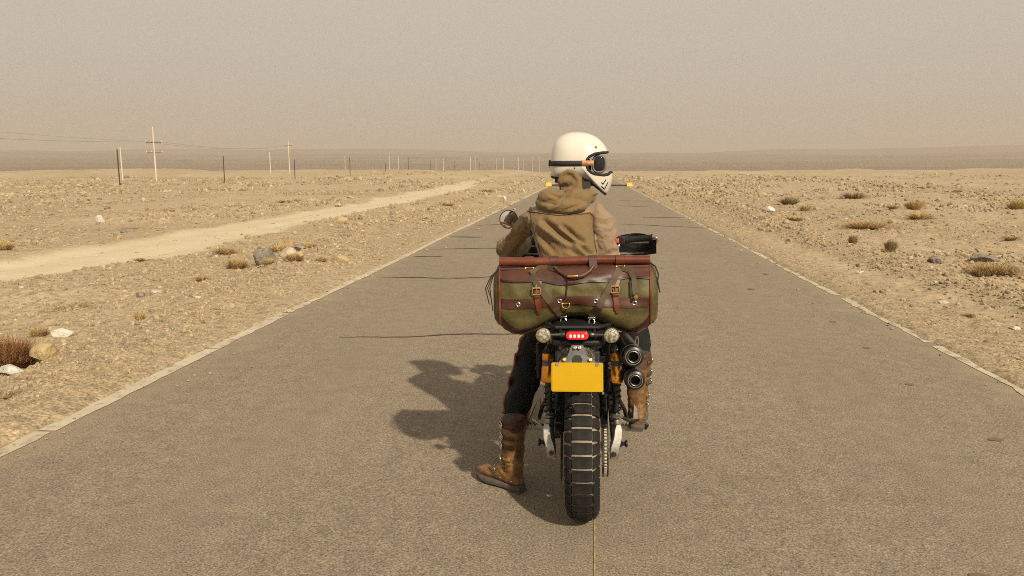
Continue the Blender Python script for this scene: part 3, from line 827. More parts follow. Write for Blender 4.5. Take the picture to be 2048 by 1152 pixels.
# ------------------------------------------------------------------ dust haze
def haze():
    m = bpy.data.materials.new('dust_haze'); m.use_nodes = True; nt = m.node_tree; nt.nodes.clear()
    out = nt.nodes.new('ShaderNodeOutputMaterial'); pv = nt.nodes.new('ShaderNodeVolumePrincipled')
    pv.inputs['Color'].default_value = (0.78, 0.675, 0.555, 1); pv.inputs['Density'].default_value = 0.00060
    pv.inputs['Anisotropy'].default_value = 0.0
    nt.links.new(pv.outputs[0], out.inputs['Volume'])
    mb = MB(); mb.box((0, 0, 29), (18600, 18600, 102)); o = mb.build('haze', m, smooth=False)
    tag(o, 'thin tan dust hanging in the air over the plain', 'haze', kind='stuff')
haze()
# ------------------------------------------------------------------ motorcycle
M_RUBBER = simple('tyre_rubber', (0.008, 0.0075, 0.007), (0.020, 0.018, 0.016), rough=0.75, spec=0.2, nscale=18, bscale=90, bstr=0.25, bdist=0.001, rvar=0.12)
M_DUSTRUB = simple('dusty_rubber', (0.16, 0.132, 0.10), (0.30, 0.25, 0.19), rough=0.85, nscale=26)
M_BLACK = simple('black_enamel', (0.006, 0.006, 0.0065), (0.010, 0.010, 0.0105), rough=0.34, spec=0.4, nscale=14, rvar=0.12)
M_BLACKM = simple('black_matt', (0.008, 0.008, 0.008), (0.015, 0.014, 0.013), rough=0.62, spec=0.35, nscale=20, rvar=0.1)
M_ALU = simple('brushed_aluminium', (0.27, 0.255, 0.23), (0.42, 0.40, 0.36), rough=0.42, metal=0.9, nscale=30, rvar=0.12)
M_STEEL = simple('stainless_steel', (0.50, 0.48, 0.45), (0.60, 0.57, 0.53), rough=0.22, metal=1.0, nscale=10, rvar=0.08)
M_DARKMET = simple('dark_metal', (0.09, 0.085, 0.08), (0.15, 0.14, 0.13), rough=0.38, metal=0.9, nscale=16, rvar=0.12)
M_GOLD = simple('gold_anodised', (0.62, 0.25, 0.025), (0.78, 0.36, 0.05), rough=0.24, metal=0.85, nscale=20, rvar=0.08)
M_GOLDBOLT = simple('gold_bolt', (0.80, 0.48, 0.12), rough=0.3, metal=1.0)
M_BRONZE = simple('bronze_shield', (0.30, 0.13, 0.03), (0.42, 0.20, 0.055), rough=0.4, metal=0.7, nscale=25)
M_PLATE = simple('yellow_plate', (0.435, 0.258, 0.002), (0.475, 0.285, 0.004), rough=0.5, nscale=5, spec=0.2)
M_LABELDK = simple('reservoir_label', (0.05, 0.05, 0.055), (0.12, 0.11, 0.10), rough=0.5)
def carbon():
    m, nt, b = new_mat('dusty_fender'); n = noise_node(nt, 90, 4, 0.7)
    nt.links.new(ramp(nt, n, [(0.36, (0.018, 0.016, 0.014)), (0.52, (0.06, 0.052, 0.04)), (0.66, (0.22, 0.19, 0.15))]), b.inputs['Base Color'])
    b.inputs['Roughness'].default_value = 0.42; return m
M_FENDER = carbon()
def glassy(name, col, emit=0.0, rough=0.12):
    m, nt, b = new_mat(name); b.inputs['Base Color'].default_value = (*col, 1); b.inputs['Roughness'].default_value = rough
    if emit: b.inputs['Emission Color'].default_value = (*col, 1); b.inputs['Emission Strength'].default_value = emit
    return m
M_REDLENS = glassy('red_lens', (0.62, 0.012, 0.014), 0.55, 0.15)
M_LED = glassy('red_led', (1.0, 0.40, 0.28), 1.5, 0.3)
def facet_lens():
    m, nt, b = new_mat('clear_lamp_lens'); n = nt.nodes.new('ShaderNodeTexVoronoi'); n.inputs['Scale'].default_value = 95
    tc = nt.nodes.new('ShaderNodeTexCoord'); nt.links.new(tc.outputs['Object'], n.inputs['Vector'])
    nt.links.new(ramp(nt, n.outputs['Distance'], [(0.1, (0.62, 0.58, 0.46)), (0.45, (0.36, 0.33, 0.25)), (0.75, (0.16, 0.145, 0.11))]), b.inputs['Base Color'])
    b.inputs['Roughness'].default_value = 0.12; b.inputs['Metallic'].default_value = 0.35; b.inputs['Coat Weight'].default_value = 1.0
    bump(nt, b, n.outputs['Distance'], 0.6, 0.004); return m
M_LENS = facet_lens()
def mirror_mat():
    m, nt, b = new_mat('mirror_glass'); b.inputs['Base Color'].default_value = (0.86, 0.86, 0.84, 1); b.inputs['Metallic'].default_value = 1.0; b.inputs['Roughness'].default_value = 0.02; return m
M_MIRROR = mirror_mat()
M_RED = simple('red_switch', (0.62, 0.05, 0.025), (0.75, 0.09, 0.04), rough=0.35)
M_SEAT = simple('seat_vinyl', (0.007, 0.0065, 0.0065), (0.012, 0.011, 0.010), rough=0.7, spec=0.15, nscale=10, bscale=140, bstr=0.2, bdist=0.001)
M_CHAIN = simple('oily_chain', (0.014, 0.009, 0.007), (0.03, 0.02, 0.015), rough=0.5, metal=0.2, nscale=40)
M_ROLLER = simple('chain_roller', (0.50, 0.44, 0.36), (0.66, 0.60, 0.5), rough=0.3, metal=0.8, nscale=40)

bike = empty('motorcycle', (0, 0, 0), (0, R(-1.2), 0))
tag(bike, 'black scrambler motorcycle with yellow plate, knobbly rear tyre and twin high exhausts', 'motorcycle')
XO = -0.016
WC = Vector((0, 0, 0.331))                                             # rear axle
# rear tyre carcass with tread blocks
prof = []
for i in range(17):
    t = -1 + 2 * i / 16
    prof.append((0.0665 * math.sin(t * 1.35) / math.sin(1.35) * 1.0, 0.318 - 0.054 * abs(t) ** 3.0))
prof = [(-0.054, 0.222)] + prof + [(0.054, 0.222), (-0.054, 0.222)]
mb = MB(); mb.lathe(prof, WC, (1, 0, 0), 72, caps=False)
tyre = mb.build('tyre', M_DUSTRUB, bike, angle=60)
NROW = 34
def crown(x): return 0.318 - 0.054 * (abs(math.asin(min(1, abs(x) / 0.0669 * math.sin(1.35))) / 1.35)) ** 3.0
def block_mesh(x0, x1, half, skew=0.0, h=0.008):
    mb = MB(); n = 5; rings = []
    for i in range(n):
        x = x0 + (x1 - x0) * i / (n - 1); r0 = crown(x) - 0.004; sl = (crown(x + 0.001) - crown(x - 0.001)) / 0.002
        nx, nr = -sl, 1.0; l = math.hypot(nx, nr); nx, nr = nx / l, nr / l
        ring = []
        sk = skew * (x - x0) / (x1 - x0)
        for (a, hh) in ((-half, 0), (-half * 0.93, h + 0.004), (half * 0.93, h + 0.004), (half, 0)):
            rr = r0 + nr * hh; xx = x + nx * hh; aa = a + sk
            ring.append(Vector((xx, -rr * math.cos(aa), -rr * math.sin(aa))))       # angle 0 points backwards
        rings.append(ring)
    mb.loft(rings); me = mb.mesh('tread_block'); me.materials.append(M_RUBBER); return me
hp = math.pi / NROW
B_C = block_mesh(-0.0385, 0.0385, hp * 0.86)
B_L = block_mesh(-0.0655, -0.0425, hp * 0.83, 0.03)
B_R = block_mesh(0.0425, 0.0655, hp * 0.83, -0.03)
for k in range(NROW):
    for me, ph in ((B_C, 0), (B_L, 0.10), (B_R, 0.10)):
        o = bpy.data.objects.new('tread_block', me); COL.objects.link(o); o.parent = tyre
        o.location = WC; o.rotation_euler = (2 * math.pi * (k + ph) / NROW, 0, 0)
# rim, hub, spokes; rim deepened, hub flange added to block sunlight through the wheel
def rim(c, r, w, name_parent):
    mb = MB(); mb.lathe([(-w, r), (-w, r - 0.030), (-w * 0.4, r - 0.085), (w * 0.4, r - 0.085), (w, r - 0.030), (w, r), (-w, r)], c, (1, 0, 0), 48, caps=False)
    mb.lathe([(-0.07, 0.012), (-0.07, 0.045), (-0.045, 0.05), (-0.02, 0.05), (-0.012, 0.118), (0.012, 0.118), (0.02, 0.05), (0.045, 0.05), (0.07, 0.045), (0.07, 0.012)], c, (1, 0, 0), 24)
    mb.build('wheel_rim', M_BLACK, bike)
    mb = MB()
    for i in range(32):
        a = 2 * math.pi * i / 32; b = a + (0.35 if i % 2 else -0.35); sx = 0.04 if (i // 2) % 2 else -0.04
        mb.tube([c + Vector((sx, math.cos(b) * 0.045, math.sin(b) * 0.045)), c + Vector((0, math.cos(a) * (r - 0.02), math.sin(a) * (r - 0.02)))], 0.0022, 5)
    mb.build('spokes', M_STEEL, bike)
rim(WC, 0.228, 0.054, bike)
# brake disc and caliper (left), sprocket and chain (right)
mb = MB(); mb.lathe([(-0.002, 0.03), (-0.002, 0.152), (0.002, 0.152), (0.002, 0.03), (-0.002, 0.03)], WC + Vector((-0.098, 0, 0)), (1, 0, 0), 40, caps=False); mb.build('brake_disc', M_DARKMET, bike)  # disc oversized and solid, shaped to keep sunlight out of the wheel's shadow
mb = MB(); mb.box((-0.105, -0.03, 0.475), (0.045, 0.10, 0.06), (R(20), 0, 0)); mb.box((-0.108, -0.085, 0.44), (0.04, 0.04, 0.05), (R(35), 0, 0)); mb.build('brake_caliper', M_BLACK, bike, bevel=0.006)
SPC = WC + Vector((0.104, 0, 0))
mb = MB(); mb.lathe([(-0.003, 0.03), (-0.003, 0.112), (0.003, 0.112), (0.003, 0.03), (-0.003, 0.03)], SPC, (1, 0, 0), 42, caps=False)  # plate left solid so no sunlight passes through it
for i in range(5):
    a = 2 * math.pi * i / 5; mb.bar(SPC + Vector((0, 0.03 * math.cos(a), 0.03 * math.sin(a))), SPC + Vector((0, 0.07 * math.cos(a), 0.07 * math.sin(a))), 0.02, 0.005, up=(1, 0, 0))
mb.build('sprocket', M_ALU, bike)
path = []
r1, r2 = 0.119, 0.042; F2 = Vector((0.104, 0.58, 0.40))
for i in range(25):
    a = math.pi / 2 + math.pi * i / 24; path.append(SPC + Vector((0, r1 * math.cos(a), r1 * math.sin(a))))
for i in range(1, 42): path.append((SPC + Vector((0, 0, -r1))).lerp(F2 + Vector((0, 0, -r2)), i / 40))
for i in range(16):
    a = -math.pi / 2 + math.pi * i / 15; path.append(F2 + Vector((0, r2 * math.cos(a), r2 * math.sin(a))))
for i in range(1, 40): path.append((F2 + Vector((0, 0, r2))).lerp(SPC + Vector((0, 0, r1)), i / 40))
mbp, mbr = MB(), MB(); L = len(path)
for i in range(L):
    a, b = path[i], path[(i + 1) % L]; t = (b - a)
    for sx in ((-0.0125, 0.0125) if i % 2 else (-0.0092, 0.0092)):
        mbp.bar(a + Vector((sx, 0, 0)) - t * 0.2, b + Vector((sx, 0, 0)) + t * 0.2, 0.015, 0.002, up=(1, 0, 0))
    mbr.tube([a + Vector((-0.0055, 0, 0)), a + Vector((0.0055, 0, 0))], 0.0072, 8)
ch = mbp.build('chain', M_CHAIN, bike, smooth=False); mbr.build('chain_rollers', M_ROLLER, ch)
mb = MB(); mb.loft([[Vector((x, y, z)) for x, z in ((0.082, 0.46 + d), (0.116, 0.46 + d), (0.116, 0.475 + d), (0.082, 0.475 + d))] for y, d in ((-0.06, -0.005), (0.1, 0.0), (0.35, 0.01))]); mb.build('chain_guard', M_BLACK, bike, bevel=0.003)
# swingarm with bright end plates, spools
for s in (-1, 1):
    mb = MB(); mb.bar((s * 0.150, 0.02, 0.352), (s * 0.145, 0.58, 0.41), 0.034, 0.062); mb.build('swingarm', M_BLACKM, bike, bevel=0.006)
    mb = MB()
    # bright cast dropout: lug at the shock, tapering down and inwards to the axle adjuster
    rings = []
    for (x, y, z, wx, wy) in ((0.163, -0.035, 0.468, 0.010, 0.012), (0.163, -0.038, 0.445, 0.018, 0.020), (0.160, -0.045, 0.41, 0.020, 0.03), (0.148, -0.055, 0.375, 0.021, 0.035), (0.143, -0.062, 0.345, 0.0205, 0.036), (0.142, -0.065, 0.318, 0.018, 0.032)):
        rings.append([Vector((s * (x + a * wx), y + b * wy, z)) for a, b in ((-1, -1), (1, -1), (1, 1), (-1, 1))])
    mb.loft(rings); plate = mb.build('dropout', M_ALU, bike, bevel=0.004)
    mb = MB(); mb.lathe([(0, 0.013), (0.006, 0.013), (0.006, 0.007), (0.016, 0.006)], (s * 0.141, -0.098, 0.345), (0, -1, 0), 6); mb.build('adjuster_bolt', M_DARKMET, plate)
    mb = MB(); mb.lathe([(0, 0.008), (0.012, 0.008), (0.012, 0.017), (0.018, 0.0175), (0.026, 0.009), (0.034, 0.009), (0.041, 0.0175), (0.047, 0.017), (0.049, 0.006)], (s * 0.158, -0.02, 0.366), (s, 0, 0), 18); mb.build('paddock_spool', M_BLACK, bike)
    # shock absorber
    top = Vector((s * 0.142, 0.06, 0.835)); bot = Vector((s * 0.157, -0.03, 0.452)); ax = (top - bot).normalized(); Ls = (top - bot).length
    mb = MB(); mb.lathe([(0, 0.007), (Ls, 0.007)], bot, ax, 12); sh = mb.build('shock_absorber', M_STEEL, bike)
    mb = MB(); mb.lathe([(0.0, 0.012), (0.012, 0.016), (0.03, 0.016), (0.036, 0.010)], bot, ax, 16); mb.build('shock_eye', M_ALU, sh)
    mb = MB(); mb.lathe([(0.038, 0.016), (0.040, 0.031), (0.046, 0.033), (0.049, 0.026), (0.056, 0.020)], bot, ax, 24); mb.build('spring_perch', M_ALU, sh)
    mb = MB(); P = []; u = ax.orthogonal().normalized(); w = ax.cross(u); turns = 7.5
    for i in range(int(turns * 14) + 1):
        a = 2 * math.pi * i / 14; h = 0.056 + 0.205 * i / (turns * 14); P.append(bot + ax * h + (u * math.cos(a) + w * math.sin(a)) * 0.0245)
    mb.tube(P, 0.0046, 6); mb.build('coil_spring', M_BLACK, sh)
    mb = MB(); mb.lathe([(0.06, 0.013), (0.15, 0.013), (0.15, 0.018), (0.262, 0.018)], bot, ax, 16); mb.build('damper_body', M_BLACK, sh)
    mb = MB(); mb.lathe([(0.262, 0.029), (0.272, 0.029), (0.274, 0.024), (0.282, 0.024), (0.284, 0.028), (0.294, 0.028), (0.298, 0.020)], bot, ax, 24); mb.build('preload_ring', M_ALU, sh)
    mb = MB(); mb.lathe([(0.298, 0.02), (0.36, 0.022), (Ls + 0.012, 0.016)], bot, ax, 16); mb.build('shock_head', M_BLACK, sh)
    # piggyback reservoir
    rt = Vector((s * 0.150, -0.115, 0.818)); rb = Vector((s * 0.153, -0.145, 0.688)); ra = (rt - rb).normalized(); q = (rt - rb).length
    mb = MB(); mb.lathe([(0, 0.016), (0.004, 0.024), (0.016, 0.027), (q * 0.52, 0.0255), (q * 0.56, 0.023), (q * 0.76, 0.023), (q * 0.80, 0.025), (q - 0.006, 0.025), (q, 0.018)], rb, ra, 28); res = mb.build('reservoir', M_GOLD, bike)
    mb = MB(); mb.lathe([(q * 0.57, 0.0237), (q * 0.75, 0.0237)], rb, ra, 28, caps=False); mb.build('reservoir_label', M_LABELDK, res)
    mb = MB(); mb.lathe([(-0.003, 0.010), (0.001, 0.014)], rb, ra, 12); mb.build('reservoir_valve', M_DARKMET, res)
    mb = MB(); mb.bar(rt + Vector((0, 0.01, 0.004)), top + Vector((0, -0.01, -0.02)), 0.026, 0.024); mb.build('reservoir_bridge', M_BLACK, res, bevel=0.004)
# seat, tail, frame rails
mb = MB(); rings = []
for (y, z0, z1, w) in ((-0.27, 0.905, 0.95, 0.07), (-0.24, 0.895, 0.97, 0.11), (-0.1, 0.88, 0.985, 0.125), (0.15, 0.86, 0.965, 0.13), (0.35, 0.84, 0.905, 0.135), (0.55, 0.83, 0.885, 0.12), (0.75, 0.84, 0.91, 0.09)):
    rings.append([Vector((w * math.copysign(abs(math.cos(a)) ** 0.6, math.cos(a)) + XO, y, (z0 + z1) / 2 + (z1 - z0) / 2 * math.copysign(abs(math.sin(a)) ** 0.6, math.sin(a)))) for a in [2 * math.pi * i / 20 for i in range(20)]])
mb.loft(rings); mb.build('seat', M_SEAT, bike, sub=1)
mb = MB()
for s in (-1, 1):
    mb.tube([(s * 0.10 + XO, -0.26, 0.90), (s * 0.115 + XO, -0.1, 0.885), (s * 0.12, 0.2, 0.86), (s * 0.11, 0.6, 0.80)], 0.013, 10)
    mb.tube([(s * 0.12, 0.1, 0.87), (s * 0.13, 0.45, 0.55), (s * 0.12, 0.55, 0.40)], 0.014, 10)
mb.tube([(-0.10 + XO, -0.26, 0.90), (XO, -0.285, 0.90), (0.10 + XO, -0.26, 0.90)], 0.013, 10)
mb.build('subframe', M_BLACK, bike)
mb = MB()                                                               # luggage rack loop under the bag
mb.tube([(-0.13 + XO, 0.05, 0.955), (-0.135 + XO, -0.2, 0.965), (-0.09 + XO, -0.265, 0.966), (0.09 + XO, -0.265, 0.966), (0.135 + XO, -0.2, 0.965), (0.13 + XO, 0.05, 0.955)], 0.008, 8)
for s in (-0.07, 0.07): mb.tube([(s + XO, -0.262, 0.966), (s + XO, -0.255, 0.90)], 0.007, 8)
mb.build('luggage_rack', M_BLACKM, bike)
# rear mudguard: arched shell over the tyre
mb = MB(); rings_o = []
for i in range(15):
    a = R(62) + R(64) * i / 14                                            # sweep from in front of top to behind
    rr = 0.555 + 0.012 * i / 14; cyc, czc = 0.02, 0.41
    ring = []
    hw = 0.098 - 0.026 * (i / 14) ** 2
    for j in range(13):
        t = -1 + 2 * j / 12; x = hw * t + XO; d = rr - 0.055 * abs(t) ** 2.4
        ring.append(Vector((x, cyc + d * math.cos(a), czc + d * math.sin(a))))
    for j in range(12, -1, -1):
        t = -1 + 2 * j / 12; x = (hw - 0.003) * t + XO; d = rr - 0.006 - 0.055 * abs(t) ** 2.4
        ring.append(Vector((x, cyc + d * math.cos(a), czc + d * math.sin(a))))
    rings_o.append(ring)
mb.loft(rings_o); mb.build('mudguard', M_FENDER, bike, angle=50)
mb = MB(); mb.box((XO, -0.24, 0.80), (0.19, 0.05, 0.12), (R(-12), 0, 0)); mb.box((XO, -0.14, 0.82), (0.17, 0.2, 0.08)); mb.build('undertray', M_BLACKM, bike, bevel=0.01)
# tail lamp with lit segments
def capsule(hw, hh, n=10):
    r = hh; P = []
    for i in range(n + 1): a = -math.pi / 2 + math.pi * i / n; P.append((hw - r + r * math.cos(a), r * math.sin(a)))
    for i in range(n + 1): a = math.pi / 2 + math.pi * i / n; P.append((-hw + r + r * math.cos(a), r * math.sin(a)))
    return P
TL = Vector((XO, -0.315, 0.942))
mb = MB(); mb.prism(capsule(0.0495, 0.0195), TL + Vector((0, 0.022, 0)), (1, 0, 0), (0, 0, 1), 0.03); tl = mb.build('tail_lamp', M_BLACK, bike, bevel=0.003)
mb = MB(); mb.prism(capsule(0.0465, 0.0165), TL, (1, 0, 0), (0, 0, 1), 0.02); mb.build('red_lens', M_REDLENS, tl, bevel=0.006, seg=3)
for i in range(4):
    mb = MB(); mb.box(TL + Vector((-0.027 + 0.0165 * i, -0.0095, 0)), (0.0105, 0.004, 0.013)); mb.build('led_segment', M_LED, tl, bevel=0.002)
# indicators on stalks
for s in (-1, 1):
    c = Vector((XO + s * 0.1405, -0.305, 0.940))
    mb = MB(); mb.lathe([(-0.003, 0.024), (-0.001, 0.0305), (0.003, 0.0325), (0.012, 0.0325), (0.025, 0.027), (0.035, 0.014), (0.038, 0.0)], c, (0, 1, 0), 32); ind = mb.build('indicator', M_STEEL, bike)
    mb = MB(); mb.lathe([(-0.010, 0.0), (-0.009, 0.010), (-0.006, 0.02), (-0.0012, 0.0282), (0.002, 0.0282)], c, (0, 1, 0), 32); mb.build('lens', M_LENS, ind)
    mb = MB(); mb.tube([c + Vector((-s * 0.028, 0.012, 0)), (XO + s * 0.052, -0.288, 0.940)], 0.0065, 10); mb.lathe([(0, 0.010), (0.012, 0.011), (0.018, 0.008)], (XO + s * 0.052, -0.288, 0.94), (s, 0, 0), 12); mb.build('stalk', M_DARKMET, ind)
# plate bracket and plate
mb = MB(); mb.prism([(-0.075, -0.02), (-0.075, 0.008), (-0.04, 0.03), (-0.03, 0.06), (-0.024, 0.075), (0.024, 0.075), (0.03, 0.06), (0.04, 0.03), (0.075, 0.008), (0.075, -0.02)], (XO, -0.358, 0.838), (1, 0, 0), Vector((0, 0.45, 1)), 0.006)
br = mb.build('plate_bracket', M_DARKMET, bike, bevel=0.002)
mb = MB(); mb.prism([(-0.019, 0.0), (-0.021, 0.014), (-0.010, 0.028), (0.010, 0.028), (0.021, 0.014), (0.019, 0.0)], (XO, -0.3625, 0.842), (1, 0, 0), Vector((0, 0.45, 1)), 0.004); mb.build('bracket_window', M_BLACKM, br)
for dx, z, m in ((-0.053, 0.853, M_GOLDBOLT), (0.053, 0.853, M_GOLDBOLT), (-0.009, 0.898, M_STEEL), (0.009, 0.898, M_STEEL)):
    mb = MB(); mb.lathe([(0, 0.0075), (0.005, 0.0075), (0.0055, 0.004), (0.003, 0.003)], (XO + dx, -0.366 + (z - 0.85) * 0.45, z), (0, -1, 0.45), 6); mb.build('bracket_bolt', m, br)
pe = Vector((0, 0.20, 1)).normalized()
def rrect(hw, hh, r, n=5):
    P = []
    for cx, cy, a0 in ((hw - r, -hh + r, -90), (hw - r, hh - r, 0), (-hw + r, hh - r, 90), (-hw + r, -hh + r, 180)):
        for i in range(n + 1): a = R(a0 + 90 * i / n); P.append((cx + r * math.cos(a), cy + r * math.sin(a)))
    return P
PC = Vector((XO, -0.384, 0.785))
mb = MB(); mb.prism(rrect(0.105, 0.059, 0.007), PC, (1, 0, 0), pe, 0.0024); lp = mb.build('number_plate', M_PLATE, bike)
nrm = Vector((1, 0, 0)).cross(pe)
mb = MB(); mb.tube([PC + Vector((1, 0, 0)) * x + pe * y + nrm * 0.0012 for x, y in rrect(0.1005, 0.0545, 0.006)], 0.0013, 6, closed=True); mb.build('plate_rim', M_PLATE, lp)
for s in (-1, 1):
    mb = MB(); mb.lathe([(0, 0.0085), (0.002, 0.0085), (0.002, 0.0058), (0.007, 0.0058)], PC + Vector((s * 0.081, 0, 0)) + pe * 0.0525 + nrm * 0.001, nrm, 6); mb.build('plate_bolt', M_STEEL, lp)
# twin stacked silencers on the right
for (c, r, fy) in ((Vector((0.217, -0.235, 0.833)), 0.0465, 0.40), (Vector((0.226, -0.235, 0.730)), 0.0435, 0.42)):
    f = Vector((c.x - 0.035, fy, c.z - 0.06)); ax = (f - c).normalized(); L = (f - c).length
    mb = MB(); mb.lathe([(0.0, r * 0.90), (0.010, r), (L * 0.75, r), (L, r * 0.55)], c, ax, 36, caps=False); ex = mb.build('silencer', M_BLACK, bike)
    mb = MB(); mb.lathe([(0.001, r * 0.93), (-0.004, r * 0.90), (-0.007, r * 0.72), (-0.004, r * 0.60), (0.012, r * 0.56)], c, ax, 36, caps=False); mb.build('end_cap', M_BLACK, ex)
    mb = MB(); mb.lathe([(0.0, r * 0.60), (-0.009, r * 0.57), (-0.010, r * 0.50), (-0.009, r * 0.45), (0.06, r * 0.43)], c, ax, 32, caps=False); mb.build('tail_pipe', M_DARKMET, ex)
    mb = MB(); mb.lathe([(-0.0055, r * 0.74), (-0.0085, r * 0.72), (-0.0085, r * 0.66), (-0.005, r * 0.64)], c, ax, 36, caps=False); mb.build('cap_ring', M_STEEL, ex)
    mb = MB(); mb.lathe([(0.045, 0), (0.046, r * 0.45)], c, ax, 24, caps=False); mb.build('baffle', M_BLACKM, ex)
    mb = MB(); mb.lathe([(0.03, r * 1.005), (0.03, r * 1.04), (0.04, r * 1.04), (0.04, r * 1.005)], c, ax, 32, caps=False); mb.build('clamp_band', M_DARKMET, ex)
mb = MB(); mb.tube([(0.19, 0.40, 0.79), (0.18, 0.6, 0.72), (0.15, 0.78, 0.6), (0.12, 0.95, 0.5), (0.08, 1.0, 0.45)], 0.02, 12); mb.tube([(0.2, 0.42, 0.69), (0.19, 0.6, 0.62), (0.16, 0.75, 0.52), (0.1, 0.95, 0.42)], 0.02, 12); mb.build('header_pipes', M_STEEL, bike)
# bronze slotted heat shield above the silencers
mb = MB()
for i in range(4):
    y = -0.08 + 0.05 * i
    mb.bar((0.155, y, 0.935), (0.205, y + 0.02, 0.905), 0.024, 0.004)
mb.bar((0.152, -0.1, 0.936), (0.152, 0.12, 0.93), 0.012, 0.01); mb.bar((0.207, -0.08, 0.905), (0.207, 0.12, 0.90), 0.012, 0.01)
mb.build('heat_shield', M_BRONZE, bike, bevel=0.002)
# foot pegs and hangers
for s in (-1, 1):
    x0 = s * 0.175; x1 = s * 0.305
    mb = MB(); mb.box(((x0 + x1) / 2, 0.395, 0.292), (abs(x1 - x0), 0.05, 0.018))
    for i in range(7):
        x = x0 + (x1 - x0) * (i + 0.5) / 7
        for y in (0.373, 0.417): mb.add([Vector((x - 0.009, y - 0.004, 0.300)), Vector((x + 0.009, y - 0.004, 0.300)), Vector((x + 0.009, y + 0.004, 0.300)), Vector((x - 0.009, y + 0.004, 0.300)), Vector((x, y, 0.316))], [(0, 1, 4), (1, 2, 4), (2, 3, 4), (3, 0, 4), (3, 2, 1, 0)])
    mb.build('foot_peg', M_ALU, bike, smooth=False)
    if s < 0: mb = MB(); mb.prism([(0, 0), (0.055, 0.0), (0.075, 0.10), (0.082, 0.17), (0.07, 0.172), (0.045, 0.12), (0.015, 0.05)], (-0.30, 0.40, 0.275), (1, 0, 0), (0, 0, 1), 0.012); mb.build('peg_hanger', M_ALU, bike, bevel=0.003)
    # pillion peg arms
    mb = MB(); mb.tube([(s * 0.165, 0.10, 0.55), (s * 0.20, 0.16, 0.47), (s * 0.215, 0.22, 0.40)], 0.010, 8); mb.tube([(s * 0.165, 0.06, 0.62), (s * 0.168, 0.10, 0.55), (s * 0.15, 0.3, 0.42)], 0.011, 8); mb.build('pillion_arm', M_BLACK, bike)
mb = MB(); mb.tube([(0.17, 0.12, 0.455), (0.22, 0.2, 0.40), (0.27, 0.33, 0.36), (0.30, 0.36, 0.35)], 0.009, 8); mb.box((0.312, 0.385, 0.312), (0.035, 0.03, 0.03), (0, R(30), 0)); mb.build('brake_pedal', M_BLACK, bike, bevel=0.002)
mb = MB(); mb.prism([(-0.014, -0.055), (0.014, -0.055), (0.009, 0.05), (-0.006, 0.055)], (0.262, 0.335, 0.415), (1, 0, 0), (0, 0.2, 1), 0.008); mb.build('heel_guard', M_ALU, bike, bevel=0.003)
mb = MB(); mb.tube([(-0.16, 0.02, 0.425), (-0.195, 0.0, 0.445), (-0.235, 0.02, 0.465)], 0.005, 6); mb.tube([(0.165, 0.0, 0.43), (0.135, -0.03, 0.47)], 0.005, 6); mb.build('stay_rods', M_ALU, bike)
mb = MB(); mb.box((-0.2, -0.02, 0.76), (0.012, 0.05, 0.16)); mb.tube([(-0.13, -0.05, 0.86), (-0.19, -0.04, 0.79), (-0.195, -0.03, 0.68)], 0.006, 8); mb.tube([(-0.215, -0.02, 0.80), (-0.185, -0.02, 0.80)], 0.008, 8); mb.tube([(-0.215, -0.02, 0.72), (-0.185, -0.02, 0.72)], 0.008, 8); mb.build('pannier_bracket', M_BLACK, bike, bevel=0.002)
# engine, tank, forks, front wheel, bars
mb = MB(); mb.box((0, 0.72, 0.45), (0.26, 0.42, 0.30)); mb.box((0, 0.78, 0.66), (0.24, 0.24, 0.20), (R(-6), 0, 0))
for i in range(7): mb.box((0, 0.78, 0.575 + i * 0.03), (0.29, 0.28, 0.008), (R(-6), 0, 0))
mb.lathe([(0, 0.11), (0.02, 0.10), (0.03, 0.06)], (0.13, 0.70, 0.42), (1, 0, 0), 24); mb.lathe([(0, 0.11), (0.02, 0.10), (0.03, 0.06)], (-0.13, 0.70, 0.42), (-1, 0, 0), 24)
mb.build('engine', M_BLACKM, bike, bevel=0.008)
mb = MB(); rings = []
for (y, z0, z1, w) in ((0.68, 0.84, 0.92, 0.08), (0.74, 0.80, 0.97, 0.115), (0.9, 0.80, 1.02, 0.145), (1.05, 0.82, 1.04, 0.15), (1.16, 0.88, 1.03, 0.11), (1.2, 0.93, 1.0, 0.07)):
    rings.append([Vector((w * math.copysign(abs(math.cos(a)) ** 0.75, math.cos(a)), y, (z0 + z1) / 2 + (z1 - z0) / 2 * math.copysign(abs(math.sin(a)) ** 0.75, math.sin(a)))) for a in [2 * math.pi * i / 20 for i in range(20)]])
mb.loft(rings); mb.build('fuel_tank', M_BLACK, bike, sub=1)
FW = Vector((0, 1.53, 0.345))
mb = MB(); mb.lathe([(-0.04, 0.262), (-0.048, 0.30), (-0.035, 0.335), (0, 0.345), (0.035, 0.335), (0.048, 0.30), (0.04, 0.262), (-0.04, 0.262)], FW, (1, 0, 0), 56, caps=False); mb.build('tyre', M_RUBBER, bike)
rim(FW, 0.268, 0.036, bike)
for s in (-1, 1):
    mb = MB(); mb.tube([FW + Vector((s * 0.1, -0.03, 0.02)), (s * 0.1, 1.33, 0.75), (s * 0.1, 1.19, 1.10)], [0.03, 0.028, 0.024], 14); mb.build('fork_leg', M_DARKMET, bike)
mb = MB(); mb.box((0, 1.2, 1.08), (0.26, 0.08, 0.03)); mb.box((0, 1.25, 0.92), (0.26, 0.08, 0.04)); mb.build('triple_clamp', M_BLACK, bike, bevel=0.006)
mb = MB(); mb.lathe([(-0.05, 0.03), (-0.03, 0.075), (0.04, 0.09), (0.06, 0.09), (0.065, 0.0)], (0, 1.33, 1.0), (0, 1, 0), 28); mb.build('headlamp', M_BLACK, bike)
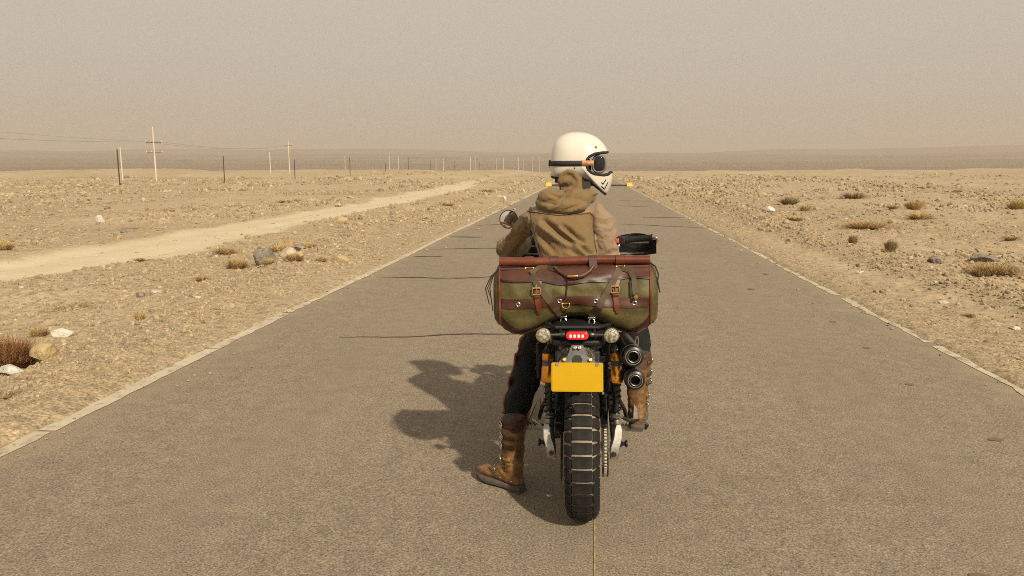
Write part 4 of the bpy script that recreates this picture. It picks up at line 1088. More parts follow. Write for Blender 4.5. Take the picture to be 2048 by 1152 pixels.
mb = MB(); mb.lathe([(-0.02, 0.035), (-0.015, 0.042), (0.03, 0.042), (0.04, 0.02)], (0, 1.22, 1.17), (0, 0.5, -0.85), 24); mb.build('dash', M_BLACK, bike)
bar = [(-0.42, 1.10, 1.185), (-0.22, 1.15, 1.195), (-0.11, 1.19, 1.16), (0, 1.19, 1.125), (0.11, 1.19, 1.16), (0.22, 1.15, 1.195), (0.42, 1.10, 1.21)]
mb = MB(); mb.tube(bar, 0.013, 12); mb.build('handlebar', M_BLACK, bike)
for s in (-1, 1):
    dz = 0.0 if s > 0 else -0.02
    a = Vector((s * 0.250, 1.14, 1.192 + dz * .5)); b = Vector((s * 0.405, 1.105, 1.210 + dz)); ax = (b - a).normalized()
    mb = MB(); mb.lathe([(0, 0.022), (0.008, 0.0225), (0.012, 0.0185), (0.15, 0.0185), (0.154, 0.021), (0.16, 0.021)], a, ax, 20); g = mb.build('grip', M_BLACKM, bike)
    mb = MB(); mb.lathe([(0.158, 0.014), (0.160, 0.017), (0.178, 0.017), (0.182, 0.012), (0.184, 0.0)], a, ax, 20); mb.build('bar_end', M_STEEL, g)
    mb = MB(); mb.box(a - ax * 0.028, (0.055, 0.045, 0.05), (0, R(-4), R(-s * 12))); sw = mb.build('switch_box', M_BLACKM, bike, bevel=0.008)
    if s > 0: mb = MB(); mb.box(a - ax * 0.052 + Vector((0, -0.02, 0.004)), (0.022, 0.016, 0.028), (0, R(-4), R(-12))); mb.build('kill_switch', M_RED, sw, bevel=0.004)
    else: mb = MB(); mb.box(a - ax * 0.052 + Vector((0, -0.02, 0.004)), (0.018, 0.012, 0.014)); mb.build('horn_button', M_RED, sw, bevel=0.003)
    mb = MB(); mb.lathe([(0, 0.009), (0.01, 0.009), (0.012, 0.005)], a - ax * 0.045 + Vector((0, -0.022, -0.028)), (0, -1, 0), 12); mb.build('switch_knob', M_STEEL, sw)
    # lever
    p0 = a - ax * 0.03 + Vector((0, 0.03, -0.012))
    mb = MB(); P = [p0, p0 + ax * 0.03 + Vector((0, 0.03, -0.012)), p0 + ax * 0.10 + Vector((0, 0.028, -0.018)), p0 + ax * 0.175 + Vector((0, 0.03, -0.022))]
    mb.tube(P, [0.008, 0.0065, 0.006, 0.007], 8, sx=1.0, sy=1.3); mb.build('lever', M_ALU, bike)
    # hand guard: curved shell in front of the grip
    mb = MB(); rings = []
    for i in range(13):
        t = i / 12; x = s * (0.205 + 0.222 * t); y = 1.215 + 0.02 * math.sin(t * math.pi) - 0.115 * max(0, t - 0.55) ** 1.6 * 3.2
        zc = 1.152 + 0.010 * t + dz * t; hh = 0.060 + 0.012 * math.sin(t * math.pi) - 0.014 * t ** 3
        sec = []
        for k in range(9): u = -1 + 2 * k / 8; sec.append(Vector((x, y - 0.018 * u * u, zc + hh * u)))
        for k in range(8, -1, -1): u = -1 + 2 * k / 8; sec.append(Vector((x, y - 0.004 - 0.018 * u * u, zc + hh * u * 0.98)))
        rings.append(sec)
    mb.loft(rings); hg = mb.build('hand_guard', M_BLACK, bike, angle=50)
    mb = MB(); mb.tube([Vector((s * 0.225, 1.195, 1.108)), Vector((s * 0.30, 1.212, 1.106)), Vector((s * 0.37, 1.20, 1.110))], 0.0045, 6); mb.build('guard_trim', M_ALU, hg)
    mb = MB(); mb.tube([(s * 0.43, 1.10, 1.208 + dz), (s * 0.434, 1.14, 1.185 + dz), (s * 0.427, 1.17, 1.17 + dz)], 0.008, 8); mb.build('guard_mount', M_STEEL, hg)
mb = MB(); mb.tube([(0.20, 1.14, 1.18), (0.17, 1.05, 1.16), (0.16, 1.02, 1.05), (0.12, 1.1, 0.95)], 0.004, 6); mb.tube([(-0.20, 1.14, 1.17), (-0.17, 1.06, 1.15), (-0.14, 1.05, 1.05), (-0.1, 1.1, 0.95)], 0.004, 6); mb.build('control_cables', M_BLACKM, bike)
# left mirror
mc = Vector((-0.448, 1.135, 1.326)); md = Vector((0.205, -1, 0.035)).normalized()
mb = MB(); mb.lathe([(0.030, 0.0), (0.028, 0.02), (0.016, 0.047), (0.004, 0.0555), (-0.003, 0.0565), (-0.006, 0.054), (-0.004, 0.051)], mc, md * -1 * -1 if False else -md, 36); mr = mb.build('mirror_shell', M_BLACK, bike)
mb = MB(); mb.lathe([(0.0022, 0.0), (0.0022, 0.02), (0.0012, 0.04), (0.0, 0.052)], mc + md * 0.004, md, 36); mb.build('mirror_glass', M_MIRROR, mr)
mb = MB(); mb.tube([mc + Vector((0.01, 0.03, -0.02)), mc + Vector((0.03, 0.03, -0.08)), Vector((-0.30, 1.13, 1.20))], 0.0065, 8); mb.build('mirror_stem', M_BLACK, mr)

# ------------------------------------------------------------------ duffel bag strapped across the tail
def canvas():
    m, nt, b = new_mat('waxed_canvas'); n = noise_node(nt, 7, 6, 0.65); n2 = noise_node(nt, 45, 4, 0.6)
    c = ramp(nt, n, [(0.28, (0.024, 0.019, 0.004)), (0.48, (0.066, 0.053, 0.0125)), (0.70, (0.130, 0.104, 0.030))])
    c = mixc(nt, 0.5, c, ramp(nt, n2, [(0.3, (0.65, 0.65, 0.65)), (0.7, (1.2, 1.2, 1.2))]), 'MULTIPLY')
    nt.links.new(c, b.inputs['Base Color']); b.inputs['Roughness'].default_value = 0.66
    bump(nt, b, noise_node(nt, 420, 2, 0.5), 0.25, 0.001); bump(nt, b, n, 0.5, 0.02); return m
M_CANVAS = canvas()
M_LEATH = simple('oxblood_leather', (0.038, 0.0115, 0.0062), (0.086, 0.0285, 0.0145), rough=0.5, nscale=11, bscale=70, bstr=0.25, bdist=0.002, rvar=0.12)
M_TANL = simple('tan_leather', (0.088, 0.0195, 0.008), (0.150, 0.038, 0.0145), rough=0.36, nscale=14, bscale=70, bstr=0.2, bdist=0.001, rvar=0.1)
M_DLEATH = simple('dark_leather', (0.016, 0.005, 0.0045), (0.036, 0.011, 0.009), rough=0.45, nscale=14, bscale=70, bstr=0.25, bdist=0.001)
M_WEB = simple('olive_webbing', (0.050, 0.034, 0.016), (0.080, 0.056, 0.027), rough=0.75, nscale=20, bscale=300, bstr=0.4, bdist=0.001)
M_BRASS = simple('brass', (0.62, 0.40, 0.12), (0.78, 0.54, 0.2), rough=0.25, metal=1.0, nscale=20)
M_NICKEL = simple('nickel', (0.55, 0.53, 0.49), (0.66, 0.63, 0.58), rough=0.22, metal=1.0)
bag = empty('duffel_bag', (-0.016, -0.05, 0.0), (0, R(-1.9), 0))
tag(bag, 'olive canvas duffel bag with red-brown leather trim strapped across the motorcycle tail', 'bag')
BX = np.array([-0.33, -0.31, -0.275, -0.235, -0.17, -0.10, -0.04, 0.02, 0.08, 0.16, 0.23, 0.27, 0.305, 0.33])
BZ = np.array([0.962, 0.940, 0.921, 0.916, 0.938, 0.976, 0.996, 0.998, 0.980, 0.942, 0.915, 0.918, 0.938, 0.960])
ZT = 1.222
def b_bot(x): return float(np.interp(x, BX, BZ))
def b_w(zn): return float(np.interp(zn, [0, 0.06, 0.2, 0.4, 0.6, 0.8, 0.93, 1.0], [0.10, 0.142, 0.165, 0.171, 0.168, 0.152, 0.115, 0.055]))
def rear_y(x, z):
    b = b_bot(x); zn = min(1, max(0, (z - b) / (ZT - b)))
    wr = (mnoise.noise(Vector((x * 7, z * 11, 1.7))) * 0.018 + mnoise.noise(Vector((x * 19 + z * 9, z * 16, 4.2))) * 0.010) * min(1, 5 * zn * (1 - zn) + 0.1)
    # diagonal pull creases towards the straps' lower anchors
    for sx in (-0.06, 0.065):
        d = (x - sx) * 0.8 + (z - 1.0) * (0.55 if sx < 0 else -0.55)
        wr += 0.007 * math.exp(-(d / 0.012) ** 2) * math.exp(-((z - 1.02) / 0.05) ** 2)
    return -(b_w(zn)) + wr + 0.02 * (abs(x) / 0.33) ** 4
mb = MB(); rings = []; NS = 57; NV = 22
for i in range(NS):
    x = -0.318 + 0.636 * i / (NS - 1); b = b_bot(x); ring = []
    for k in range(NV):
        zn = k / (NV - 1); z = b + (ZT - b) * zn; ring.append(Vector((x, rear_y(x, z), z)))
    for k in range(NV - 1, -1, -1):
        zn = k / (NV - 1); z = b + (ZT - b) * zn; ring.append(Vector((x, b_w(zn) * 0.92 + 0.006 * mnoise.noise(Vector((x * 8, z * 9, 9))), z)))
    rings.append(ring)
def endring(x, sc, dz):
    base = rings[0] if x < 0 else rings[-1]; cz = 1.06
    return [Vector((x, p.y * sc, cz + (p.z - cz) * sc + dz)) for p in base]
full = [endring(-0.358, 0.45, -0.01), endring(-0.352, 0.75, -0.008), endring(-0.338, 0.93, -0.004)] + rings + [endring(0.338, 0.93, -0.004), endring(0.352, 0.75, -0.008), endring(0.358, 0.45, -0.01)]
mb.loft(full); mb.build('canvas_body', M_CANVAS, bag, angle=70)
for e in (rings[0], rings[-1]):
    mb = MB(); mb.tube([p + Vector((0.002 if p.x > 0 else -0.002, p.y * 0.015, 0)) for p in e], 0.0055, 7, closed=True); mb.build('edge_piping', M_TANL, bag)
def patch(x0, x1, zlo, zhi, off, thick, name, mat, nx=48, nz=7, parent=bag, bev=0.0):
    top = []; mbp = MB(); O = []; I = []
    for i in range(nx + 1):
        x = x0 + (x1 - x0) * i / nx; a, b = zlo(x), zhi(x); ro = []; ri = []
        for k in range(nz + 1):
            z = a + (b - a) * k / nz; y = rear_y(x, z)
            ro.append(Vector((x, y - off - thick, z))); ri.append(Vector((x, y - off + 0.004, z)))
        O.append(ro + ri[::-1])
    mbp.loft(O); return mbp.build(name, mat, parent, angle=60)
patch(-0.316, 0.316, lambda x: 1.160 - 0.014 * math.exp(-((x + 0.02) / 0.16) ** 2) + 0.004 * math.sin(x * 31), lambda x: 1.219, 0.001, 0.004, 'leather_flap', M_LEATH)
patch(-0.316, 0.316, lambda x: 1.157 - 0.014 * math.exp(-((x + 0.02) / 0.16) ** 2) + 0.004 * math.sin(x * 31), lambda x: 1.163 - 0.014 * math.exp(-((x + 0.02) / 0.16) ** 2) + 0.004 * math.sin(x * 31), 0.003, 0.0045, 'flap_piping', M_DLEATH, nz=3)
bandz = lambda x: 1.058 + 0.014 * math.exp(-((x - 0.0) / 0.14) ** 2)
patch(-0.312, 0.312, lambda x: bandz(x) - 0.020, lambda x: bandz(x) + 0.021, 0.001, 0.003, 'leather_band', M_LEATH)
for s in (-1, 1):        # dark leather corner guards and their rims
    xs = (-0.316, -0.13) if s < 0 else (0.13, 0.316)
    def zhi(x, s=s): t = (abs(x) - 0.13) / 0.186; return b_bot(x) + 0.012 + 0.055 * max(0, t - 0.1) ** 2.2
    patch(xs[0], xs[1], lambda x: b_bot(x) - 0.001, zhi, 0.001, 0.003, 'corner_guard', M_DLEATH, nx=26)
    mb = MB(); xx = np.linspace(xs[0], xs[1], 24) ; mb.tube([Vector((x, rear_y(x, b_bot(x)) - 0.002, b_bot(x) - 0.002)) for x in xx], 0.0048, 7); mb.build('corner_piping', M_TANL, bag)
mb = MB(); xx = np.linspace(-0.14, 0.14, 24); mb.tube([Vector((x, rear_y(x, b_bot(x)) - 0.001, b_bot(x) - 0.001)) for x in xx], 0.004, 7); mb.build('bottom_piping', M_DLEATH, bag)
# leather-wrapped top frame rod with collars
RY, RZ = -0.088, 1.231
mb = MB(); P = [Vector((x, RY + 0.003 * math.sin(x * 9), RZ + 0.002 * math.sin(x * 14))) for x in np.linspace(-0.322, 0.322, 22)]; mb.tube(P, 0.0192, 16); rod = mb.build('frame_rod', M_TANL, bag)
mb = MB(); mb.tube([Vector((x, RY - 0.012, RZ - 0.030)) for x in np.linspace(-0.318, 0.318, 12)], 0.008, 10); mb.build('lower_rod', M_LEATH, rod)
for x in (-0.192, -0.085, 0.08, 0.196):
    mb = MB(); mb.lathe([(-0.019, 0.0195), (-0.018, 0.0222), (0.018, 0.0222), (0.019, 0.0195)], (x, RY, RZ), (1, 0, 0), 20, caps=False); mb.build('rod_collar', M_LEATH if abs(x) < 0.15 else M_TANL, rod)
def ring_at(x, z, r, wire, mat, name, d=True, parent=bag, y=None, n=22):
    y = rear_y(x, z) - 0.006 if y is None else y; P = []
    for i in range(n):
        a = 2 * math.pi * i / n; c, s_ = math.cos(a), math.sin(a)
        P.append(Vector((x + r * c, y - 0.004 * (1 - s_), z + (min(r * s_, r * 0.25) if d else r * s_))))
    mb = MB(); mb.tube(P, wire, 7, closed=True); return mb.build(name, mat, parent)
for x in (-0.192, 0.196): ring_at(x, 1.203, 0.0175, 0.0028, M_BRASS, 'rod_ring', True, rod, RY - 0.02)
# ribbons: straps lying on the rear face
def ribbon(pts, w, name, mat, off=0.004, th=0.003, parent=bag, ys=None):
    P = []
    for (a, b) in zip(pts[:-1], pts[1:]):
        for i in range(8): t = i / 8; P.append((a[0] + (b[0] - a[0]) * t, a[1] + (b[1] - a[1]) * t))
    P.append(pts[-1]); rings = []
    for i, (x, z) in enumerate(P):
        a = P[max(0, i - 1)]; b = P[min(len(P) - 1, i + 1)]; tx, tz = b[0] - a[0], b[1] - a[1]; l = math.hypot(tx, tz) or 1
        nx, nz = -tz / l, tx / l; q = i / (len(P) - 1)
        y = rear_y(x, min(1.221, max(z, b_bot(x)))) - off
        if ys: y = ys(q, y)
        rings.append([Vector((x + nx * w / 2, y, z + nz * w / 2)), Vector((x - nx * w / 2, y, z - nz * w / 2)), Vector((x - nx * w / 2, y - th, z - nz * w / 2)), Vector((x + nx * w / 2, y - th, z + nz * w / 2))])
    mb = MB(); mb.loft(rings); return mb.build(name, mat, parent, bevel=0.0008, seg=1, angle=50)
st = ribbon([(-0.178, 1.196), (-0.160, 1.150), (-0.075, 1.030), (-0.060, 1.000), (-0.058, 0.985)], 0.027, 'tie_strap', M_WEB, 0.008)
ribbon([(-0.098, 1.066), (-0.082, 1.043)], 0.029, 'strap_keeper', M_LEATH, 0.011, 0.003, st)
st2 = ribbon([(0.192, 1.200), (0.165, 1.150), (0.085, 1.020), (0.068, 0.998), (0.062, 0.985)], 0.027, 'tie_strap', M_WEB, 0.008)
ribbon([(0.104, 1.044), (0.092, 1.024)], 0.029, 'strap_keeper', M_DLEATH, 0.011, 0.003, st2)
ribbon([(-0.185, 1.190), (-0.15, 1.208), (-0.115, 1.209), (-0.075, 1.202)], 0.020, 'strap_tail', M_WEB, 0.020)
ribbon([(0.20, 1.20), (0.235, 1.190), (0.25, 1.160), (0.253, 1.095)], 0.021, 'strap_tail', M_WEB, 0.014)
ribbon([(0.236, 1.150), (0.238, 1.085)], 0.010, 'strap_tail', M_BLACKM, 0.010)
mb = MB(); mb.lathe([(0, 0.0), (0.002, 0.009), (0.006, 0.011), (0.012, 0.009), (0.013, 0.0)], (0.256, rear_y(0.256, 1.09) - 0.022, 1.088), (0, -1, 0), 14); mb.build('strap_stud', M_BRASS, bag)
for x in (-0.050, 0.072):     # hooks at the lower strap ends
    ring_at(x, 0.975, 0.012, 0.0028, M_NICKEL, 'hook_ring', False, bag, rear_y(x, 0.995) - 0.010)
    mb = MB(); mb.box((x, rear_y(x, 0.995) - 0.012, 0.992), (0.034, 0.008, 0.010)); mb.build('strap_slider', M_NICKEL, bag, bevel=0.003)
# buckled leather closures
for x in (-0.157, 0.172):
    s1 = ribbon([(x + 0.012, 1.158), (x + 0.003, 1.128), (x, 1.10), (x + 0.004, 1.060), (x + 0.008, 1.028)], 0.023, 'closure_strap', M_TANL, 0.006, 0.004)
    mb = MB(); yb = rear_y(x, 1.12) - 0.013
    mb.tube([Vector((x + a * 0.0175, yb - (0.004 if b < 0 else 0), 1.117 + b * 0.015)) for a, b in ((-1, -0.5), (-0.8, -1), (0.8, -1), (1, -0.5), (1, 0.6), (0.7, 1), (-0.7, 1), (-1, 0.6))], 0.0029, 7, closed=True)
    mb.tube([Vector((x - 0.017, yb - 0.002, 1.130)), Vector((x + 0.017, yb - 0.002, 1.130))], 0.0035, 7); mb.tube([Vector((x, yb - 0.003, 1.131)), Vector((x, yb - 0.005, 1.104))], 0.002, 6)
    mb.build('buckle', M_BRASS, s1)
    mb = MB(); mb.box((x + 0.002, rear_y(x, 1.092) - 0.011, 1.092), (0.027, 0.006, 0.010)); mb.build('strap_loop', M_LEATH, s1, bevel=0.002)
    ribbon([(x + 0.008, 1.031), (x + 0.0085, 1.016)], 0.014, 'strap_tip', M_TANL, 0.006, 0.004, s1)
for x, z in ((-0.238, 1.058), (-0.062, 1.072), (0.09, 1.070), (0.252, 1.058)):
    y = rear_y(x, z) - 0.0045
    mb = MB(); mb.lathe([(0, 0.0045), (0.002, 0.0055), (0.003, 0.0075), (0.002, 0.0095), (0, 0.010)], (x, y, z), (0, -1, 0), 20, caps=False); e = mb.build('eyelet', M_NICKEL, bag)
    mb = MB(); mb.lathe([(0.0004, 0.0), (0.0004, 0.0052)], (x, y, z), (0, -1, 0), 14, caps=False); mb.build('eyelet_hole', M_BLACKM, e)
ring_at(-0.036, 1.056, 0.0165, 0.0026, M_BRASS, 'd_ring', True)
mb = MB(); mb.tube([Vector((-0.028, rear_y(-0.028, 1.155) - 0.012, 1.163)), Vector((-0.029, rear_y(-0.03, 1.13) - 0.008, 1.13)), Vector((-0.034, rear_y(-0.034, 1.09) - 0.008, 1.095)), Vector((-0.045, rear_y(-0.045, 1.07) - 0.008, 1.075))], 0.0026, 6); mb.build('zip_cord', M_DLEATH, bag)
# grab handle
hP = [(-0.083, 1.214), (-0.060, 1.193), (-0.03, 1.178), (0.005, 1.172), (0.04, 1.178), (0.068, 1.194), (0.083, 1.214)]
mb = MB(); mb.tube([Vector((x, rear_y(x, min(z, 1.2)) - 0.020, z)) for x, z in hP], [0.006, 0.0075, 0.009, 0.0095, 0.009, 0.0075, 0.006], 10); hd = mb.build('grab_handle', M_LEATH, bag)
ribbon([(0.081, 1.236), (0.083, 1.200)], 0.034, 'handle_tab', M_LEATH, 0.022, 0.004, hd, ys=lambda q, y: RY - 0.021 - 0.012 * q)
mb = MB(); mb.box((-0.004, rear_y(0, 1.17) - 0.031, 1.178), (0.045, 0.005, 0.009)); mb.build('brass_maker_plate', M_BRASS, hd, bevel=0.002)
# cords hanging from both ends
for k, dx in enumerate((-0.02, -0.028, -0.012)):
    mb = MB(); mb.tube([Vector((-0.322, -0.08, 1.205)), Vector((-0.345 + dx * 0.6, -0.10, 1.17)), Vector((-0.352 + dx * 1.2, -0.11, 1.12)), Vector((-0.345 + dx * 0.9, -0.115, 1.08 - 0.03 * k))], 0.0026, 6); mb.build('hanging_cord', M_DLEATH, bag)
mb = MB(); mb.tube([Vector((0.322, -0.08, 1.215)), Vector((0.345, -0.09, 1.20)), Vector((0.357, -0.1, 1.165)), Vector((0.352, -0.105, 1.14)), Vector((0.362, -0.11, 1.09))], 0.0036, 6); mb.build('hanging_cord', M_BLACKM, bag)
mb = MB(); P = [Vector((0.262 + 0.006 * math.cos(a), -0.14, 0.885 + 0.022 * math.sin(a))) for a in np.linspace(0, 2 * math.pi, 20)[:-1]]; mb.tube(P, 0.0024, 6, closed=True); mb.build('hanging_loop', M_NICKEL, bag)
# ------------------------------------------------------------------ rider
def fabric(name, c1, c2, weave=500):
    m, nt, b = new_mat(name); n = noise_node(nt, 5, 5, 0.6)
    c = ramp(nt, n, [(0.3, c1), (0.7, c2)])
    nt.links.new(c, b.inputs['Base Color']); b.inputs['Roughness'].default_value = 0.8; b.inputs['Specular IOR Level'].default_value = 0.25
    b.inputs['Sheen Weight'].default_value = 0.15
    bump(nt, b, noise_node(nt, weave, 2, 0.5), 0.2, 0.001); bump(nt, b, noise_node(nt, 26, 4, 0.6), 0.25, 0.006); bump(nt, b, noise_node(nt, 9, 3, 0.55, dist=1.2), 0.22, 0.02)
    cr = noise_node(nt, 13, 2, 0.5, dist=0.8); s1 = nt.nodes.new('ShaderNodeMath'); s1.operation = 'SUBTRACT'; s1.inputs[1].default_value = 0.5; nt.links.new(cr, s1.inputs[0])
    s2 = nt.nodes.new('ShaderNodeMath'); s2.operation = 'ABSOLUTE'; nt.links.new(s1.outputs[0], s2.inputs[0]); bump(nt, b, s2.outputs[0], 0.32, 0.05); return m
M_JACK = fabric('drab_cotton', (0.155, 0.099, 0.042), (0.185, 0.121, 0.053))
M_JACK2 = fabric('beige_cotton', (0.215, 0.150, 0.092), (0.255, 0.182, 0.115))  # paler yoke cloth; on the right sleeve also sunlight put into the colour
M_LINING = fabric('dark_lining', (0.020, 0.013, 0.010), (0.035, 0.024, 0.018))
M_SEAM = simple('seam_piping', (0.055, 0.028, 0.016), (0.085, 0.045, 0.026), rough=0.7)
M_TROU = simple('black_trousers', (0.0055, 0.0055, 0.0065), (0.010, 0.010, 0.011), rough=0.75, spec=0.2, nscale=8, bscale=24, bstr=0.5, bdist=0.01)
M_TRIM = simple('rust_leather', (0.16, 0.045, 0.014), (0.26, 0.085, 0.028), rough=0.5, nscale=18, bscale=60, bstr=0.3, bdist=0.002)
def boot_leather():
    m, nt, b = new_mat('worn_boot_leather'); n = noise_node(nt, 16, 6, 0.7); n2 = noise_node(nt, 70, 4, 0.6)
    c = ramp(nt, n, [(0.30, (0.045, 0.020, 0.006)), (0.5, (0.150, 0.075, 0.023)), (0.68, (0.27, 0.150, 0.054))])
    nt.links.new(c, b.inputs['Base Color']); b.inputs['Roughness'].default_value = 0.58
    bump(nt, b, n, 0.5, 0.006); bump(nt, b, n2, 0.3, 0.002); return m
M_BOOT = boot_leather()
M_CUFF = simple('boot_cuff', (0.042, 0.017, 0.009), (0.075, 0.03, 0.015), rough=0.6, nscale=14)
M_SOLE = simple('boot_sole', (0.055, 0.045, 0.038), (0.10, 0.082, 0.066), rough=0.85, nscale=30)
M_HELM = simple('ivory_gelcoat', (0.55, 0.52, 0.45), (0.585, 0.553, 0.478), rough=0.14, nscale=2, coat=0.8)
M_FOAM = simple('black_foam', (0.012, 0.011, 0.011), (0.022, 0.02, 0.019), rough=0.9, nscale=30)
M_STRAP = simple('black_elastic', (0.012, 0.011, 0.013), (0.022, 0.019, 0.022), rough=0.7, nscale=40)
M_PATCH = simple('tan_patch', (0.33, 0.15, 0.065), (0.42, 0.21, 0.10), rough=0.55, nscale=60)
M_GFRAME = simple('goggle_frame', (0.085, 0.08, 0.075), (0.13, 0.122, 0.112), rough=0.5, nscale=20)
M_GLENS = glassy('goggle_lens', (0.012, 0.012, 0.015), 0, 0.06)
M_GLOVE = simple('black_glove', (0.016, 0.014, 0.013), (0.03, 0.026, 0.022), rough=0.7, nscale=25, bscale=60, bstr=0.4, bdist=0.003)
M_SKIN = simple('skin', (0.42, 0.25, 0.17), (0.48, 0.30, 0.21), rough=0.55, nscale=10)

PB = Vector((-0.1, 0.45, 0.0))
person = empty('person', PB)
tag(person, 'rider in drab jacket, brown buckled boots and ivory helmet, head turned right', 'person')
def wear(name, me, mat, smooth=True, parent=None):
    """mesh given in world coordinates, hung on the rider"""
    if parent is None: me.transform(Matrix.Translation(-PB)); parent = person
    elif parent.parent is person or parent is person: me.transform(Matrix.Translation(-PB))
    return link_mesh(name, me, mat, parent, smooth)
def bvh_of(me): return BVHTree.FromPolygons([v.co.copy() for v in me.vertices], [tuple(p.vertices) for p in me.polygons])

# body under the clothes: one continuous skinned figure
def body():
    J = {'pelvis': (-.09, .44, .93, .115), 'belly': (-.092, .44, 1.08, .105), 'chest': (-.125, .47, 1.30, .115), 'neckb': (-.115, .50, 1.44, .055), 'neck': (-.09, .55, 1.51, .05), 'head': (-.05, .61, 1.60, .075), 'crown': (-.05, .62, 1.70, .07),
         'shL': (-.25, .49, 1.355, .04), 'upL': (-.352, .615, 1.29, .022), 'elL': (-.437, .76, 1.182, .03), 'wrL': (-.375, 1.0, 1.185, .028), 'shR': (.02, .47, 1.36, .045), 'elR': (.105, .485, 1.11, .036), 'wrR': (.17, .70, 1.01, .03),
         'hipL': (-.17, .46, .90, .085), 'knL': (-.30, .60, .56, .055), 'anL': (-.37, .25, .10, .04), 'toL': (-.50, .36, .05, .035), 'hipR': (-.01, .46, .90, .085), 'knR': (.265, .76, .75, .055), 'anR': (.262, .36, .40, .04), 'toR': (.285, .52, .36, .035)}
    E_ = [('pelvis', 'belly'), ('belly', 'chest'), ('chest', 'neckb'), ('neckb', 'neck'), ('neck', 'head'), ('head', 'crown'), ('chest', 'shL'), ('shL', 'upL'), ('upL', 'elL'), ('elL', 'wrL'), ('chest', 'shR'), ('shR', 'elR'), ('elR', 'wrR'),
          ('pelvis', 'hipL'), ('hipL', 'knL'), ('knL', 'anL'), ('anL', 'toL'), ('pelvis', 'hipR'), ('hipR', 'knR'), ('knR', 'anR'), ('anR', 'toR')]
    names = list(J); me = bpy.data.meshes.new('body'); me.from_pydata([J[n][:3] for n in names], [(names.index(a), names.index(b)) for a, b in E_], [])
    o = bpy.data.objects.new('tmp', me); COL.objects.link(o); o.modifiers.new('skin', 'SKIN')
    for i, n in enumerate(names): me.skin_vertices[0].data[i].radius = (J[n][3], J[n][3]); me.skin_vertices[0].data[i].use_root = (n == 'pelvis')
    s = o.modifiers.new('sub', 'SUBSURF'); s.levels = 2; s.render_levels = 2
    dg = bpy.context.evaluated_depsgraph_get(); dg.update(); out = bpy.data.meshes.new_from_object(o.evaluated_get(dg)); bpy.data.objects.remove(o)
    return wear('body', out, M_SKIN)
body()

def oval(c, hx, hy, n=28, p=0.85, rot=0.0):
    P = []
    for i in range(n):
        a = 2 * math.pi * i / n; x = hx * math.copysign(abs(math.cos(a)) ** p, math.cos(a)); y = hy * math.copysign(abs(math.sin(a)) ** p, math.sin(a))
        P.append(Vector((c[0] + x * math.cos(rot) - y * math.sin(rot), c[1] + x * math.sin(rot) + y * math.cos(rot), c[2])))
    return P
def remeshed(mb, voxel, smooth_it=6, fac=0.5):
    return evaluated(mb.mesh('tmp'), [('REMESH', dict(mode='VOXEL', voxel_size=voxel, adaptivity=0.0)), ('SMOOTH', dict(iterations=smooth_it, factor=fac))])
def spline(pts, n):
    """Catmull-Rom through tuples of any length"""
    P = [np.array(p, dtype=float) for p in pts]; P = [2 * P[0] - P[1]] + P + [2 * P[-1] - P[-2]]; out = []
    for i in range(1, len(P) - 2):
        for k in range(n):
            t = k / n; a, b, c, d = P[i - 1], P[i], P[i + 1], P[i + 2]
            out.append(0.5 * (2 * b + (c - a) * t + (2 * a - 5 * b + 4 * c - d) * t * t + (3 * b - a - 3 * c + d) * t ** 3))
    out.append(P[-2]); return out
def limb(mb, pts, n=5, seg=20):
    S = spline(pts, n); mb.tube([Vector(p[:3]) for p in S], [float(p[3]) for p in S], seg)

# jacket
mb = MB()
mb.loft([oval((-.085, .43, .83), .165, .145), oval((-.085, .42, 1.0), .153, .13), oval((-.095, .425, 1.17), .147, .122), oval((-.117, .44, 1.28), .157, .122), oval((-.140, .46, 1.365), .170, .116), oval((-.132, .48, 1.42), .150, .10), oval((-.11, .50, 1.46), .105, .085), oval((-.09, .53, 1.51), .07, .07)])
limb(mb, [(.00, .475, 1.375, .066), (.05, .465, 1.355, .073), (.083, .455, 1.28, .060), (.092, .455, 1.20, .056), (.10, .475, 1.12, .060), (.125, .57, 1.06, .056), (.165, .70, 1.02, .045)])
limb(mb, [(-.235, .485, 1.375, .062), (-.285, .515, 1.355, .058), (-.352, .615, 1.29, .038), (-.412, .70, 1.212, .050), (-.438, .76, 1.182, .060), (-.418, .86, 1.175, .056), (-.375, 0.99, 1.185, .046)])
jm = remeshed(mb, 0.0068, 10)
def seg_d(x, z, a, b):
    ax, az, bx, bz = *a, *b; dx, dz = bx - ax, bz - az; L2 = dx * dx + dz * dz; t = ((x - ax) * dx + (z - az) * dz) / L2; tc = min(1, max(0, t))
    px, pz = ax + dx * tc, az + dz * tc; sgn = math.copysign(1, dx * (z - az) - dz * (x - ax))
    return math.hypot(x - px, z - pz) * sgn, tc, math.sqrt(L2)
BACK_FOLDS = [((-.235, 1.376), (-.070, 1.258), .040, .014), ((-.135, 1.350), (-.005, 1.255), .034, .011), ((-.055, 1.268), (.03, 1.19), .026, .010), ((-.25, 1.30), (-.15, 1.205), .011, .012), ((-.10, 1.24), (-.02, 1.18), .010, .011)]
